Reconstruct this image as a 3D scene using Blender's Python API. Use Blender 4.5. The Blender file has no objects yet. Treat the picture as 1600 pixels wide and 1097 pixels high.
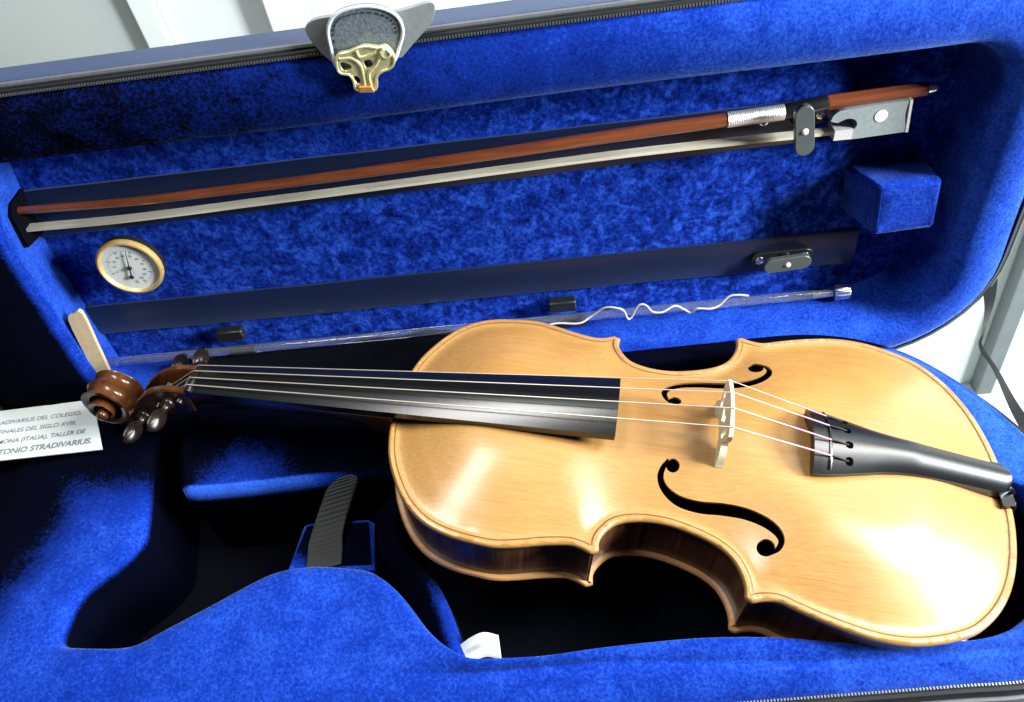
import bpy, bmesh, math, random
import numpy as np
from mathutils import Matrix, Vector
from mathutils.geometry import delaunay_2d_cdt
random.seed(4); rng = np.random.default_rng(4)
C = bpy.context.scene.collection
SC = bpy.context.scene
MM = 0.001

# ------------------------------------------------------------------ camera
cam_d = bpy.data.cameras.new('camera'); cam = bpy.data.objects.new('camera', cam_d); C.objects.link(cam)
SC.camera = cam
Rw = np.array([[0.9926801, -0.0385908, -0.1144418], [-0.1048606, -0.7455291, -0.6581721], [-0.0599203, 0.6653548, -0.7441186]])
m = Matrix.Identity(4)
for r in range(3):
    m[r][0] = Rw[0][r]; m[r][1] = -Rw[1][r]; m[r][2] = -Rw[2][r]
m.translation = Vector((-52.39, -265.43, 389.01)) * MM
cam.matrix_world = m
cam_d.sensor_width = 36; cam_d.lens = 1213.45 / 1600 * 36
cam_d.clip_start = 0.02; cam_d.clip_end = 60

# ------------------------------------------------------------------ world and lamps
w = bpy.data.worlds.new('World'); SC.world = w; w.use_nodes = True
bg = w.node_tree.nodes['Background']; bg.inputs[0].default_value = (0.80, 0.90, 1.0, 1); bg.inputs[1].default_value = 0.018
SC.view_settings.view_transform = 'Standard'; SC.view_settings.look = 'None'
SC.view_settings.exposure = 0.55; SC.view_settings.gamma = 1.0
def area(name, loc, target, sx, sy, power, col):
    d = bpy.data.lights.new(name, 'AREA'); d.shape = 'RECTANGLE'; d.size = sx; d.size_y = sy; d.energy = power; d.color = col
    o = bpy.data.objects.new(name, d); C.objects.link(o); o.location = loc
    o.rotation_euler = (Vector(target) - Vector(loc)).to_track_quat('-Z', 'Y').to_euler(); return o
area('window_light', (1.02, -0.24, 0.46), (-0.05, 0.05, 0.0), 0.22, 0.32, 42, (0.93, 0.97, 1.0))
area('ceiling_light', (1.06, 0.03, 1.2), (0.15, 0, 0), 0.52, 0.58, 36, (1.0, 0.98, 0.95))
area('ceiling_light_far', (-0.34, 0.10, 1.2), (-0.15, 0, 0), 0.80, 0.24, 11, (1.0, 0.98, 0.95))

# ------------------------------------------------------------------ materials
def new_mat(name):
    mt = bpy.data.materials.new(name); mt.use_nodes = True
    nt = mt.node_tree; b = nt.nodes['Principled BSDF']; return mt, nt, b
def setp(b, **k):
    for a, v in k.items():
        a = a.replace('_', ' ')
        if a in b.inputs: b.inputs[a].default_value = v if not (isinstance(v, tuple) and len(v) == 3) else (*v, 1)
def plain(name, col, rough=0.5, metal=0.0, coat=0.0, nscale=400, namp=0.12, bump=0.0, spec=0.5):
    mt, nt, b = new_mat(name)
    setp(b, Roughness=rough, Metallic=metal, Coat_Weight=coat)
    b.inputs['Specular IOR Level'].default_value = spec
    tc = nt.nodes.new('ShaderNodeTexCoord'); n = nt.nodes.new('ShaderNodeTexNoise'); n.inputs['Scale'].default_value = nscale; n.inputs['Detail'].default_value = 4
    nt.links.new(tc.outputs['Object'], n.inputs['Vector'])
    r = nt.nodes.new('ShaderNodeValToRGB')
    r.color_ramp.elements[0].position = 0.3; r.color_ramp.elements[1].position = 0.7
    r.color_ramp.elements[0].color = (*[c * (1 - namp) for c in col], 1); r.color_ramp.elements[1].color = (*[min(1, c * (1 + namp)) for c in col], 1)
    nt.links.new(n.outputs['Fac'], r.inputs['Fac']); nt.links.new(r.outputs['Color'], b.inputs['Base Color'])
    if bump:
        bp = nt.nodes.new('ShaderNodeBump'); bp.inputs['Strength'].default_value = bump; bp.inputs['Distance'].default_value = 0.0004
        nt.links.new(n.outputs['Fac'], bp.inputs['Height']); nt.links.new(bp.outputs['Normal'], b.inputs['Normal'])
    return mt
def velvet(name, dark, mid, light, scale=170.0, contrast=0.22, sheen=0.6, big=0.5, nap=True, amp=1.0, bigs=0.13):  # nap: add the per-vertex painted light and shade
    mt, nt, b = new_mat(name); N = nt.nodes; Lk = nt.links
    setp(b, Roughness=0.95, Sheen_Weight=sheen, Sheen_Roughness=0.35)
    b.inputs['Specular IOR Level'].default_value = 0.02
    b.inputs['Sheen Tint'].default_value = (0.26, 0.46, 1.0, 1)
    tc = N.new('ShaderNodeTexCoord')
    n1 = N.new('ShaderNodeTexNoise'); n1.inputs['Scale'].default_value = scale; n1.inputs['Detail'].default_value = 7; n1.inputs['Roughness'].default_value = 0.72; n1.inputs['Distortion'].default_value = 0.15
    n2 = N.new('ShaderNodeTexNoise'); n2.inputs['Scale'].default_value = scale * bigs; n2.inputs['Detail'].default_value = 3; n2.inputs['Distortion'].default_value = 0.8
    n3 = N.new('ShaderNodeTexNoise'); n3.inputs['Scale'].default_value = 2600; n3.inputs['Detail'].default_value = 2
    for n in (n1, n2, n3): Lk.new(tc.outputs['Object'], n.inputs['Vector'])
    def mth(op, a, bb):
        q = N.new('ShaderNodeMath'); q.operation = op
        for i, v in enumerate((a, bb)):
            if isinstance(v, (int, float)): q.inputs[i].default_value = v
            else: Lk.new(v, q.inputs[i])
        return q.outputs[0]
    s = mth('ADD', mth('MULTIPLY', n1.outputs['Fac'], 1 - big), mth('MULTIPLY', n2.outputs['Fac'], big))
    s = mth('ADD', s, mth('MULTIPLY', mth('SUBTRACT', n3.outputs['Fac'], 0.5), 0.34))
    s = mth('ADD', mth('MULTIPLY', mth('SUBTRACT', s, 0.5), amp), 0.5)
    at = N.new('ShaderNodeAttribute'); at.attribute_name = 'nap'
    if nap: s = mth('ADD', s, at.outputs['Fac'])  # per-vertex shift that paints light and shade into the velvet colour
    r = N.new('ShaderNodeValToRGB'); e = r.color_ramp.elements
    e[0].position = 0.5 - contrast; e[0].color = (*dark, 1); e[1].position = 0.5 + contrast; e[1].color = (*light, 1)
    k = e.new(0.5); k.color = (*mid, 1)
    Lk.new(s, r.inputs['Fac']); Lk.new(r.outputs['Color'], b.inputs['Base Color'])
    sh = mth('MULTIPLY', mth('MAXIMUM', mth('MINIMUM', mth('MULTIPLY', mth('SUBTRACT', s, 0.5 - contrast), 0.5 / contrast), 1.0), 0.0), sheen)
    Lk.new(sh, b.inputs['Sheen Weight'])
    bp = N.new('ShaderNodeBump'); bp.inputs['Strength'].default_value = 0.5; bp.inputs['Distance'].default_value = 0.0012
    Lk.new(n1.outputs['Fac'], bp.inputs['Height']); Lk.new(bp.outputs['Normal'], b.inputs['Normal'])
    return mt
def wood(name, c1, c2, rough=0.3, coat=0.4, band=900.0, stretch=(0.03, 1, 1), crough=0.12, amp=1.0):
    mt, nt, b = new_mat(name); N = nt.nodes; Lk = nt.links
    setp(b, Roughness=rough, Coat_Weight=coat, Coat_Roughness=crough, Coat_IOR=1.55)
    tc = N.new('ShaderNodeTexCoord'); mp = N.new('ShaderNodeMapping'); mp.inputs['Scale'].default_value = stretch
    Lk.new(tc.outputs['Object'], mp.inputs['Vector'])
    n = N.new('ShaderNodeTexNoise'); n.inputs['Scale'].default_value = band; n.inputs['Detail'].default_value = 5; n.inputs['Roughness'].default_value = 0.65
    Lk.new(mp.outputs['Vector'], n.inputs['Vector'])
    n2 = N.new('ShaderNodeTexNoise'); n2.inputs['Scale'].default_value = 14; n2.inputs['Detail'].default_value = 3
    Lk.new(tc.outputs['Object'], n2.inputs['Vector'])
    a = N.new('ShaderNodeMath'); a.operation = 'MULTIPLY_ADD'; a.inputs[1].default_value = 0.65
    a2 = N.new('ShaderNodeMath'); a2.operation = 'MULTIPLY'; a2.inputs[1].default_value = 0.35
    Lk.new(n2.outputs['Fac'], a2.inputs[0]); Lk.new(n.outputs['Fac'], a.inputs[0]); Lk.new(a2.outputs[0], a.inputs[2])
    r = N.new('ShaderNodeValToRGB'); r.color_ramp.elements[0].position = 0.5 - 0.17 / amp; r.color_ramp.elements[1].position = 0.5 + 0.17 / amp
    r.color_ramp.elements[0].color = (*c1, 1); r.color_ramp.elements[1].color = (*c2, 1)
    Lk.new(a.outputs[0], r.inputs['Fac']); Lk.new(r.outputs['Color'], b.inputs['Base Color'])
    bp = N.new('ShaderNodeBump'); bp.inputs['Strength'].default_value = 0.05; bp.inputs['Distance'].default_value = 0.0003
    Lk.new(n.outputs['Fac'], bp.inputs['Height']); Lk.new(bp.outputs['Normal'], b.inputs['Normal'])
    return mt
M = {}
M['velvet'] = velvet('blue_velvet', (0.0004, 0.0007, 0.004), (0.0030, 0.0185, 0.20), (0.022, 0.092, 0.50), 520, 0.27, 0.6, 0.28, amp=0.72, bigs=0.1)
M['velvet_mottled'] = velvet('crushed_blue_velvet', (0.0004, 0.0008, 0.008), (0.0030, 0.017, 0.20), (0.022, 0.090, 0.54), 330, 0.17, 0.45, 0.45, bigs=0.3)
M['shade_black'] = plain('shade_black', (0.0015, 0.002, 0.004), 0.95, nscale=900, namp=0.4, bump=0.2, spec=0.03)  # near-black standing in for shade: cavity floor, bow slot, hinge gap
M['satin'] = plain('black_satin', (0.0025, 0.006, 0.024), 0.35, nscale=1500, namp=0.25, bump=0.05, spec=0.35)
b_ = M['satin'].node_tree.nodes['Principled BSDF']; b_.inputs['Sheen Weight'].default_value = 0.3; b_.inputs['Sheen Roughness'].default_value = 0.4; b_.inputs['Sheen Tint'].default_value = (.35, .5, 1, 1)
M['shell'] = plain('navy_shell', (0.009, 0.022, 0.070), 0.5, nscale=900, namp=0.15, bump=0.2)
M['shell_black'] = plain('black_shell', (0.006, 0.007, 0.009), 0.5, nscale=1200, namp=0.3, bump=0.3)
M['zip'] = plain('zip_metal', (0.10, 0.11, 0.11), 0.4, metal=0.5, nscale=800)
M['piping'] = plain('grey_piping', (0.055, 0.06, 0.065), 0.5)
M['spruce'] = wood('varnished_spruce', (0.190, 0.092, 0.022), (0.310, 0.170, 0.050), 0.42, 0.85, 1100, (0.006, 1, 1), crough=0.26, amp=0.85)
M['spruce'].node_tree.nodes['Principled BSDF'].inputs['Specular IOR Level'].default_value = 0.15
M['edge'] = wood('worn_edge_varnish', (0.30, 0.14, 0.05), (0.48, 0.26, 0.10), 0.35, 0.4, 500, (0.05, 1, 1))
M['purfling'] = plain('purfling_black', (0.085, 0.036, 0.012), 0.4)
M['rib'] = wood('flamed_maple_brown', (0.022, 0.009, 0.005), (0.13, 0.050, 0.022), 0.4, 0.25, 330, (1, 0.6, 0.03), amp=1.6)
M['maple'] = wood('varnished_maple', (0.030, 0.010, 0.003), (0.095, 0.033, 0.008), 0.28, 0.35, 300, (1, 0.3, 0.3))
M['maple'].node_tree.nodes['Principled BSDF'].inputs['Specular IOR Level'].default_value = 0.3
M['ebony'] = plain('ebony', (0.003, 0.0034, 0.0038), 0.22, nscale=500, namp=0.3, bump=0.04, spec=0.6, coat=0.0)
M['ebony_gloss'] = plain('polished_ebony', (0.007, 0.004, 0.003), 0.27, nscale=500, namp=0.3, spec=0.28)
M['tailpiece'] = plain('satin_black_tailpiece', (0.003, 0.004, 0.005), 0.34, nscale=500, namp=0.2, spec=0.38)
M['bridge'] = wood('bridge_maple', (0.40, 0.35, 0.23), (0.54, 0.49, 0.35), 0.5, 0.1, 700, (1, 1, 0.2))
M['string'] = plain('wound_string', (0.40, 0.37, 0.31), 0.35, metal=0.35, nscale=3000)
M['string_red'] = plain('red_silk_winding', (0.42, 0.16, 0.22), 0.6, nscale=3000)
M['hole'] = plain('hole_black', (0.001, 0.001, 0.001), 0.9, spec=0.0)
M['steel'] = plain('polished_steel', (0.72, 0.74, 0.76), 0.22, metal=1.0, nscale=300)
M['silver'] = plain('silver_wire', (0.78, 0.78, 0.74), 0.35, metal=0.7, nscale=2500, namp=0.2, bump=0.4)
M['pernambuco'] = wood('pernambuco', (0.09, 0.022, 0.008), (0.20, 0.055, 0.019), 0.28, 0.5, 500, (0.05, 1, 1))
M['hair'] = wood('bow_hair', (0.26, 0.235, 0.17), (0.54, 0.51, 0.40), 0.6, 0.0, 3000, (0.004, 1, 1), amp=1.6)
M['frog'] = plain('grey_frog', (0.17, 0.20, 0.20), 0.4, nscale=600, namp=0.12, spec=0.6)
M['pearl'] = plain('pearl', (0.85, 0.85, 0.84), 0.25, nscale=900)
M['knob'] = plain('dark_grey_plastic', (0.045, 0.055, 0.055), 0.35, nscale=700, spec=0.6)
M['plastic'] = plain('black_plastic', (0.008, 0.009, 0.009), 0.35, nscale=700)
M['brass'] = plain('brass', (0.72, 0.50, 0.18), 0.33, metal=0.6, nscale=500)
M['pale_brass'] = plain('pale_brass_clasp', (0.74, 0.70, 0.38), 0.30, metal=0.75, nscale=500, namp=0.1)
M['copper'] = plain('worn_copper', (0.45, 0.20, 0.07), 0.4, metal=0.6, nscale=500)
M['dial'] = plain('dial_white', (0.55, 0.58, 0.55), 0.5, nscale=60, namp=0.05)
M['print'] = plain('grey_print', (0.13, 0.17, 0.17), 0.7)
M['needle'] = plain('needle_black', (0.01, 0.01, 0.01), 0.4)
M['leather'] = plain('grey_leather', (0.085, 0.105, 0.125), 0.5, nscale=700, namp=0.35, bump=0.6)
M['leather_smooth'] = plain('smooth_grey_leather', (0.15, 0.165, 0.165), 0.45, nscale=300, namp=0.1)
M['leather_edge'] = plain('pale_leather_edge', (0.38, 0.42, 0.46), 0.5)
M['stitch'] = plain('dark_stitch', (0.012, 0.015, 0.02), 0.8)
M['paper'] = plain('paper', (0.50, 0.55, 0.55), 0.7, nscale=40, namp=0.04)
M['tan'] = plain('tan_card', (0.42, 0.33, 0.19), 0.6, nscale=300, namp=0.08)
M['strap'] = plain('ribbed_strap', (0.011, 0.014, 0.013), 0.85, nscale=1500, namp=0.4, bump=0.5)
M['cord'] = plain('black_cord', (0.004, 0.005, 0.006), 0.6, spec=0.2)
M['wall'] = plain('wall_paint', (0.50, 0.56, 0.545), 0.8, nscale=4, namp=0.03)
M['white'] = plain('white_paint', (0.52, 0.56, 0.55), 0.5, nscale=6, namp=0.02)
M['door_grey'] = plain('grey_green_door', (0.33, 0.37, 0.355), 0.6, nscale=3, namp=0.05)
M['grey_bar'] = plain('grey_metal_bar', (0.11, 0.13, 0.14), 0.45, nscale=20)
M['floor'] = plain('pale_floor', (0.45, 0.50, 0.48), 0.3, nscale=5, namp=0.03)
def glass_mat():
    mt, nt, b = new_mat('clear_tube'); setp(b, Roughness=0.06, IOR=1.45, Transmission_Weight=0.96); setp(b, Base_Color=(0.85, 0.93, 1.0)); return mt
M['glass'] = glass_mat()

# ------------------------------------------------------------------ helpers
def ob(name, verts, faces, mat, parent=None, smooth=True, kind=None, label=None, nap=None):
    me = bpy.data.meshes.new(name)
    me.from_pydata([tuple(float(c) * MM for c in v) for v in verts], [], [tuple(int(i) for i in f) for f in faces])
    me.validate(); me.update()
    if smooth:
        me.polygons.foreach_set('use_smooth', [True] * len(me.polygons))
    if nap is not None and len(nap) == len(me.vertices):
        a = me.attributes.new('nap', 'FLOAT', 'POINT'); a.data.foreach_set('value', [float(x) for x in nap])  # 'nap' holds light and shade painted into the velvet colour
    o = bpy.data.objects.new(name, me); C.objects.link(o)
    me.materials.append(M[mat] if isinstance(mat, str) else mat)
    if parent is not None: o.parent = parent
    if kind: o['kind'] = kind
    if label: o['label'] = label
    return o
def fix(o, angle=35):
    me = o.data; bm = bmesh.new(); bm.from_mesh(me); bmesh.ops.recalc_face_normals(bm, faces=bm.faces)
    for e in bm.edges:
        if len(e.link_faces) == 2 and e.calc_face_angle(0) > math.radians(angle): e.smooth = False
    bm.to_mesh(me); bm.free(); return o
def bevel(o, wmm, seg=2, angle=35):
    md = o.modifiers.new('bevel', 'BEVEL'); md.width = wmm * MM; md.segments = seg; md.limit_method = 'ANGLE'; md.angle_limit = math.radians(angle); return o
def thing(name, label, cat, loc, group=None, mat=None):
    o = bpy.data.objects.new(name, None); C.objects.link(o); o.empty_display_size = 0.02
    o.matrix_world = mat if mat is not None else Matrix.Translation(Vector(loc) * MM)
    o['label'] = label; o['category'] = cat
    if group: o['group'] = group
    return o
def off(vs, loc): return [tuple(np.asarray(v, float) - np.asarray(loc, float)) for v in vs]
def box(cx, cy, cz, sx, sy, sz):
    vs = [(cx + a * sx / 2, cy + b * sy / 2, cz + c * sz / 2) for a in (-1, 1) for b in (-1, 1) for c in (-1, 1)]
    return vs, [(0, 1, 3, 2), (4, 6, 7, 5), (0, 4, 5, 1), (2, 3, 7, 6), (0, 2, 6, 4), (1, 5, 7, 3)]
def catmull(P, n=8, closed=False):
    P = [np.asarray(p, float) for p in P]; out = []; N = len(P)
    rngi = range(N) if closed else range(N - 1)
    for i in rngi:
        p1, p2 = P[i], P[(i + 1) % N]
        p0 = P[(i - 1) % N] if closed or i > 0 else 2 * p1 - p2
        p3 = P[(i + 2) % N] if closed or i < N - 2 else 2 * p2 - p1
        for k in range(n):
            t = k / n
            out.append(.5 * (2 * p1 + (p2 - p0) * t + (2 * p0 - 5 * p1 + 4 * p2 - p3) * t * t + (p3 - p0 + 3 * (p1 - p2)) * t ** 3))
    if not closed: out.append(P[-1])
    return np.array(out)
def tube(P, r, seg=10, cap=True, flat=None):
    """sweep a circle (radius r or list) along points"""
    P = np.asarray(P, float); n = len(P); R = r if hasattr(r, '__len__') else [r] * n
    T = np.gradient(P, axis=0); T /= np.linalg.norm(T, axis=1)[:, None] + 1e-12
    up = np.array([0, 0, 1.]) if abs(T[0][2]) < 0.9 else np.array([1., 0, 0])
    vs, fs = [], []
    a = np.cross(T[0], up); a /= np.linalg.norm(a)
    for i in range(n):
        a = a - (a @ T[i]) * T[i]; a /= np.linalg.norm(a); b = np.cross(T[i], a)
        for k in range(seg):
            th = 2 * math.pi * k / seg; vs.append(P[i] + R[i] * (math.cos(th) * a + math.sin(th) * b))
    for i in range(n - 1):
        for k in range(seg):
            k2 = (k + 1) % seg; fs.append((i * seg + k, i * seg + k2, (i + 1) * seg + k2, (i + 1) * seg + k))
    if cap: fs.append(tuple(range(seg))[::-1]); fs.append(tuple((n - 1) * seg + k for k in range(seg)))
    return vs, fs
def lathe(origin, axis, prof, seg=24):
    """prof = [(dist along axis, radius)]"""
    o = np.asarray(origin, float); ax = np.asarray(axis, float); ax /= np.linalg.norm(ax)
    up = np.array([0, 0, 1.]) if abs(ax[2]) < 0.9 else np.array([1., 0, 0])
    a = np.cross(ax, up); a /= np.linalg.norm(a); b = np.cross(ax, a); vs, fs = [], []
    for (h, r) in prof:
        for k in range(seg):
            th = 2 * math.pi * k / seg; vs.append(o + ax * h + max(r, 1e-3) * (math.cos(th) * a + math.sin(th) * b))
    for i in range(len(prof) - 1):
        for k in range(seg):
            k2 = (k + 1) % seg; fs.append((i * seg + k, i * seg + k2, (i + 1) * seg + k2, (i + 1) * seg + k))
    fs.append(tuple(range(seg))[::-1]); fs.append(tuple((len(prof) - 1) * seg + k for k in range(seg)))
    return vs, fs
def join(*parts):
    V, F = [], []
    for v, f in parts:
        k = len(V); V += list(v); F += [tuple(i + k for i in q) for q in f]
    return V, F
def pip(poly, pts):
    poly = np.asarray(poly); x, y = pts[:, 0], pts[:, 1]; c = np.zeros(len(pts), bool); n = len(poly)
    for i in range(n):
        x1, y1 = poly[i]; x2, y2 = poly[(i + 1) % n]
        cond = (y1 > y) != (y2 > y)
        with np.errstate(divide='ignore', invalid='ignore'): xi = (x2 - x1) * (y - y1) / (y2 - y1 + 1e-15) + x1
        c ^= cond & (x < xi)
    return c
def offset_poly(P, d):
    """inset (d>0) of a closed polyline whose interior lies to one side"""
    P = np.asarray(P); area2 = np.sum(P[:, 0] * np.roll(P[:, 1], -1) - P[:, 1] * np.roll(P[:, 0], -1))
    T = np.roll(P, -1, 0) - np.roll(P, 1, 0); T /= np.linalg.norm(T, axis=1)[:, None] + 1e-9
    Nn = np.stack([-T[:, 1], T[:, 0]], 1) * (1 if area2 > 0 else -1)
    return P + Nn * d
def cdt(loops, holes=(), grid=None):
    """triangulate inside the first loop minus holes; returns pts, tris, loop index lists"""
    pts, edges, idx = [], [], []
    for lp in list(loops) + list(holes):
        k = len(pts); n = len(lp); pts += [Vector((float(p[0]), float(p[1]))) for p in lp]
        edges += [(k + i, k + (i + 1) % n) for i in range(n)]; idx.append(list(range(k, k + n)))
    if grid is not None: pts += [Vector((float(p[0]), float(p[1]))) for p in grid]
    v, e, f, ov, oe, of = delaunay_2d_cdt(pts, edges, [], 0, 1e-5)
    v = np.array([(p[0], p[1]) for p in v]); tri = np.array([t for t in f if len(t) == 3])
    cen = v[tri].mean(1); keep = pip(loops[0], cen)
    for h in holes: keep &= ~pip(h, cen)
    tri = tri[keep]
    a = (v[tri[:, 1]] - v[tri[:, 0]]); b = (v[tri[:, 2]] - v[tri[:, 0]]); cr = a[:, 0] * b[:, 1] - a[:, 1] * b[:, 0]
    tri[cr < 0] = tri[cr < 0][:, ::-1]
    return v, tri[abs(cr) > 1e-7]
def prism(loop, holes, frame, d0, d1):
    """extruded outline; frame(x, y, d) -> 3-D"""
    v, t = cdt([loop], holes); n = len(v)
    vs = [frame(p[0], p[1], d0) for p in v] + [frame(p[0], p[1], d1) for p in v]
    fs = [tuple(q) for q in t] + [tuple(q[::-1] + n) for q in t]
    ed = {}
    for q in t:
        for i in range(3):
            a, b = int(q[i]), int(q[(i + 1) % 3])
            if (b, a) in ed: del ed[(b, a)]
            else: ed[(a, b)] = 1
    fs += [(b, a, a + n, b + n) for a, b in ed]
    return vs, fs

# ------------------------------------------------------------------ lid frame
PHI = math.radians(95); YH = 105.0
us = np.array([0, -math.cos(PHI), math.sin(PHI)]); ud = np.array([0, math.sin(PHI), math.cos(PHI)])
def LW(x, s, d): return np.array([x, YH, 0.0]) + s * us + d * ud

# ------------------------------------------------------------------ setting
FZ = -745
o = ob('floor', [(-4000, -2500, FZ), (4000, -2500, FZ), (4000, 700, FZ), (-4000, 700, FZ)], [(0, 1, 2, 3)], 'floor', kind='structure')
v, f = box(0, 600, 500, 8000, 76, 2492); o = ob('wall', v, f, 'wall', smooth=False, kind='structure')
DF = thing('door_frame', 'pale painted door frame on the wall behind the lid', 'door frame', (-360, 558, FZ))
def dfb(name, x0, x1, y, zt, mat, lean=0.0):
    v, f = box((x0 + x1) / 2, (y + 562) / 2, (FZ + zt) / 2, x1 - x0, 562 - y, zt - FZ); v = [(a[0] - lean * a[2] / 60, a[1], a[2]) for a in v]
    fix(bevel(ob(name, off(v, (-360, 558, FZ)), f, mat, DF, False), 2))
dfb('door_panel', -900, -452, 552, 1500, 'door_grey'); dfb('frame_post', -452.5, -427.5, 540, 1500, 'white'); dfb('frame_board', -427.5, -313.5, 548, 1500, 'white'); dfb('frame_post', -313.5, -271.5, 528, 1500, 'white'); dfb('frame_board', -271.5, -188, 544, 1500, 'white')
BPT = thing('metal_post', 'dark grey upright metal post against the pale wall at right', 'post', (660, 550, FZ))
v, f = box(664, 548, -545, 26, 26, 400); v = [(a[0] - (a[2] + 745) * .1, a[1], a[2]) for a in v]
fix(bevel(ob('post', off(v, (660, 550, FZ)), f, 'grey_bar', BPT, False), 2))
TT = thing('table', 'plain display table standing under the violin case', 'table', (-110, -20, FZ))
ploc = (-110, -20, FZ)
v, f = box(-110, -20, -125, 620, 190, 22); fix(bevel(ob('tabletop', off(v, ploc), f, 'white', TT, False), 2))
for sx in (-1, 1):
    for sy in (-1, 1):
        v, f = box(-110 + sx * 280, -20 + sy * 70, (-136 + FZ) / 2, 30, 30, -136 - FZ); ob('leg', off(v, ploc), f, 'white', TT, False)

# ------------------------------------------------------------------ violin case
CASE = thing('violin_case', 'open oblong violin case lined with bright blue velvet', 'violin case', (-110, -20, -110))
cl = (-110, -20, -110)
def cp(name, vf, mat, parent=CASE, **k):
    sm = k.pop('smooth', True); bv = k.pop('bev', 0); ang = k.pop('ang', 35)
    o = ob(name, off(vf[0], cl), vf[1], mat, parent, sm, **k)
    if 'nap' not in k: fix(o, ang)
    if bv: bevel(o, bv)
    return o
def rrect(x0, x1, s0, s1, rad, na=10, nside=(14, 8)):
    """rounded rectangle, counter-clockwise from the bottom-left arc; rad = bl, br, tr, tl"""
    cs = [((x0 + rad[0], s0 + rad[0]), 180, rad[0]), ((x1 - rad[1], s0 + rad[1]), 270, rad[1]), ((x1 - rad[2], s1 - rad[2]), 0, rad[2]), ((x0 + rad[3], s1 - rad[3]), 90, rad[3])]
    out = []
    for i, (c, a0, r) in enumerate(cs):
        arc = [(c[0] + r * math.cos(math.radians(a0 + 90 * k / na)), c[1] + r * math.sin(math.radians(a0 + 90 * k / na))) for k in range(na + 1)]
        out += arc
        c2, a2, r2 = cs[(i + 1) % 4]
        e = (c2[0] + r2 * math.cos(math.radians(a2)), c2[1] + r2 * math.sin(math.radians(a2)))
        n = nside[0] if i % 2 == 0 else nside[1]
        out += [(arc[-1][0] + (e[0] - arc[-1][0]) * k / n, arc[-1][1] + (e[1] - arc[-1][1]) * k / n) for k in range(1, n)]
    return np.array(out)
def loft(rings, close=False):
    n = len(rings[0]); V = [p for r in rings for p in r]; F = []
    for i in range(len(rings) - 1):
        for k in range(n):
            k2 = (k + 1) % n; F.append((i * n + k, i * n + k2, (i + 1) * n + k2, (i + 1) * n + k))
    return V, F
def sst(x, a, b):
    t = np.clip((np.asarray(x, float) - a) / (b - a), 0, 1); return t * t * (3 - 2 * t)
# lid
LO = rrect(-470, 241, -60, 204.5, (55, 78, 55, 55), nside=(70, 24))
LI = rrect(-386, 207, -33, 164, (8, 42, 30, 8), nside=(70, 24))
LI[:, 0] += np.where(LI[:, 0] < -300, (LI[:, 1] - 60) * 0.12, 0) * sst(LI[:, 1], 40, 160)
LF = rrect(-388, 199, -26, 170, (6, 40, 28, 6), nside=(70, 24))
LF[:, 0] += np.where(LF[:, 0] < -300, (LF[:, 1] - 60) * 0.12, 0) * sst(LF[:, 1], 40, 160)
rings = []; rn = []
def lid_shade(x, s, d):
    left_top = (1 - sst(x, -360, 60)) * sst(s, 150, 168)       # nap lowered along the upper left ledge: shade put into the colour
    edge = -386 + max(0, (s - 60)) * 0.12 * float(sst(s, 40, 160)) - 3.5
    left = 1 - sst(x, edge - 4, edge + 1)  # left ledge painted dark as shade
    low = (1 - sst(s, -60, -42)) * 0.3
    return -max(0.29 * left_top, 0.45 * left) - 0.15 * low + (0.07 if x > 150 else 0.07 * float(sst(x, -50, 150)))
for t, d in ((0, 2), (0.0, 0), (0.04, -3), (0.12, -6), (0.3, -8.5), (0.55, -9), (0.78, -7.5), (0.9, -5), (0.97, -2), (1.0, 1)):
    R2 = (1 - t) * LO + t * LI
    rings.append([LW(x, s, d + 0.9 * math.sin(x * .021 + s * .05)) for x, s in R2]); rn += [lid_shade(x, s, d) for x, s in R2]
for t, d in ((0.1, 6), (0.4, 16), (0.8, 30), (1.0, 36)):
    R2 = (1 - t) * LI + t * LF
    rings.append([LW(x, s, d) for x, s in R2])
    rn += [0.10 if (x < -300 and s > 0) else (0.05 if s < 0 else 0) for x, s in R2]
cp('lid_lining', loft(rings), 'velvet', nap=rn)
v2, t2 = cdt([offset_poly(LF, -1)]); cp('lid_recess_panel', ([LW(p[0], p[1], 36) for p in v2], [tuple(q) for q in t2]), 'velvet_mottled', ang=80)
# outer shell of the lid: short rim wall, then a chamfer to the flat outside
shell_rings = []
for ins, d in ((1.5, 1), (-2.5, 0), (-4.5, 2), (-5, 20), (-1, 28), (16, 48), (40, 56)):
    shell_rings.append([LW(x, s, d) for x, s in offset_poly(LO, ins)])
V0, F0 = loft(shell_rings); n = len(LO); F0.append(tuple((len(shell_rings) - 1) * n + k for k in range(n)))
cp('lid_shell', (V0, F0), 'shell')
def zipper(name, ring3, nrm, r=1.2):
    pass
def tubec(P, r, seg=8):
    P = np.asarray(P); n = len(P); T = np.roll(P, -1, 0) - np.roll(P, 1, 0); T /= np.linalg.norm(T, axis=1)[:, None]
    nn = np.cross(T[0], T[len(T) // 4]); nn /= np.linalg.norm(nn); V, F = [], []
    for i in range(n):
        a = np.cross(T[i], nn); a /= np.linalg.norm(a) + 1e-9
        for k in range(seg):
            th = 2 * math.pi * k / seg; V.append(P[i] + r * (math.cos(th) * a + math.sin(th) * nn))
    for i in range(n):
        for k in range(seg):
            k2 = (k + 1) % seg; j = (i + 1) % n; F.append((i * seg + k, i * seg + k2, j * seg + k2, j * seg + k))
    return V, F
cp('lid_piping', tubec([LW(x, s, -1.0) for x, s in offset_poly(LO, -3.2)], 1.7), 'piping')
cp('lid_zip_tape', tubec([LW(x, s, -2.6) for x, s in offset_poly(LO, 0.0)], 1.9), 'cord')
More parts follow.
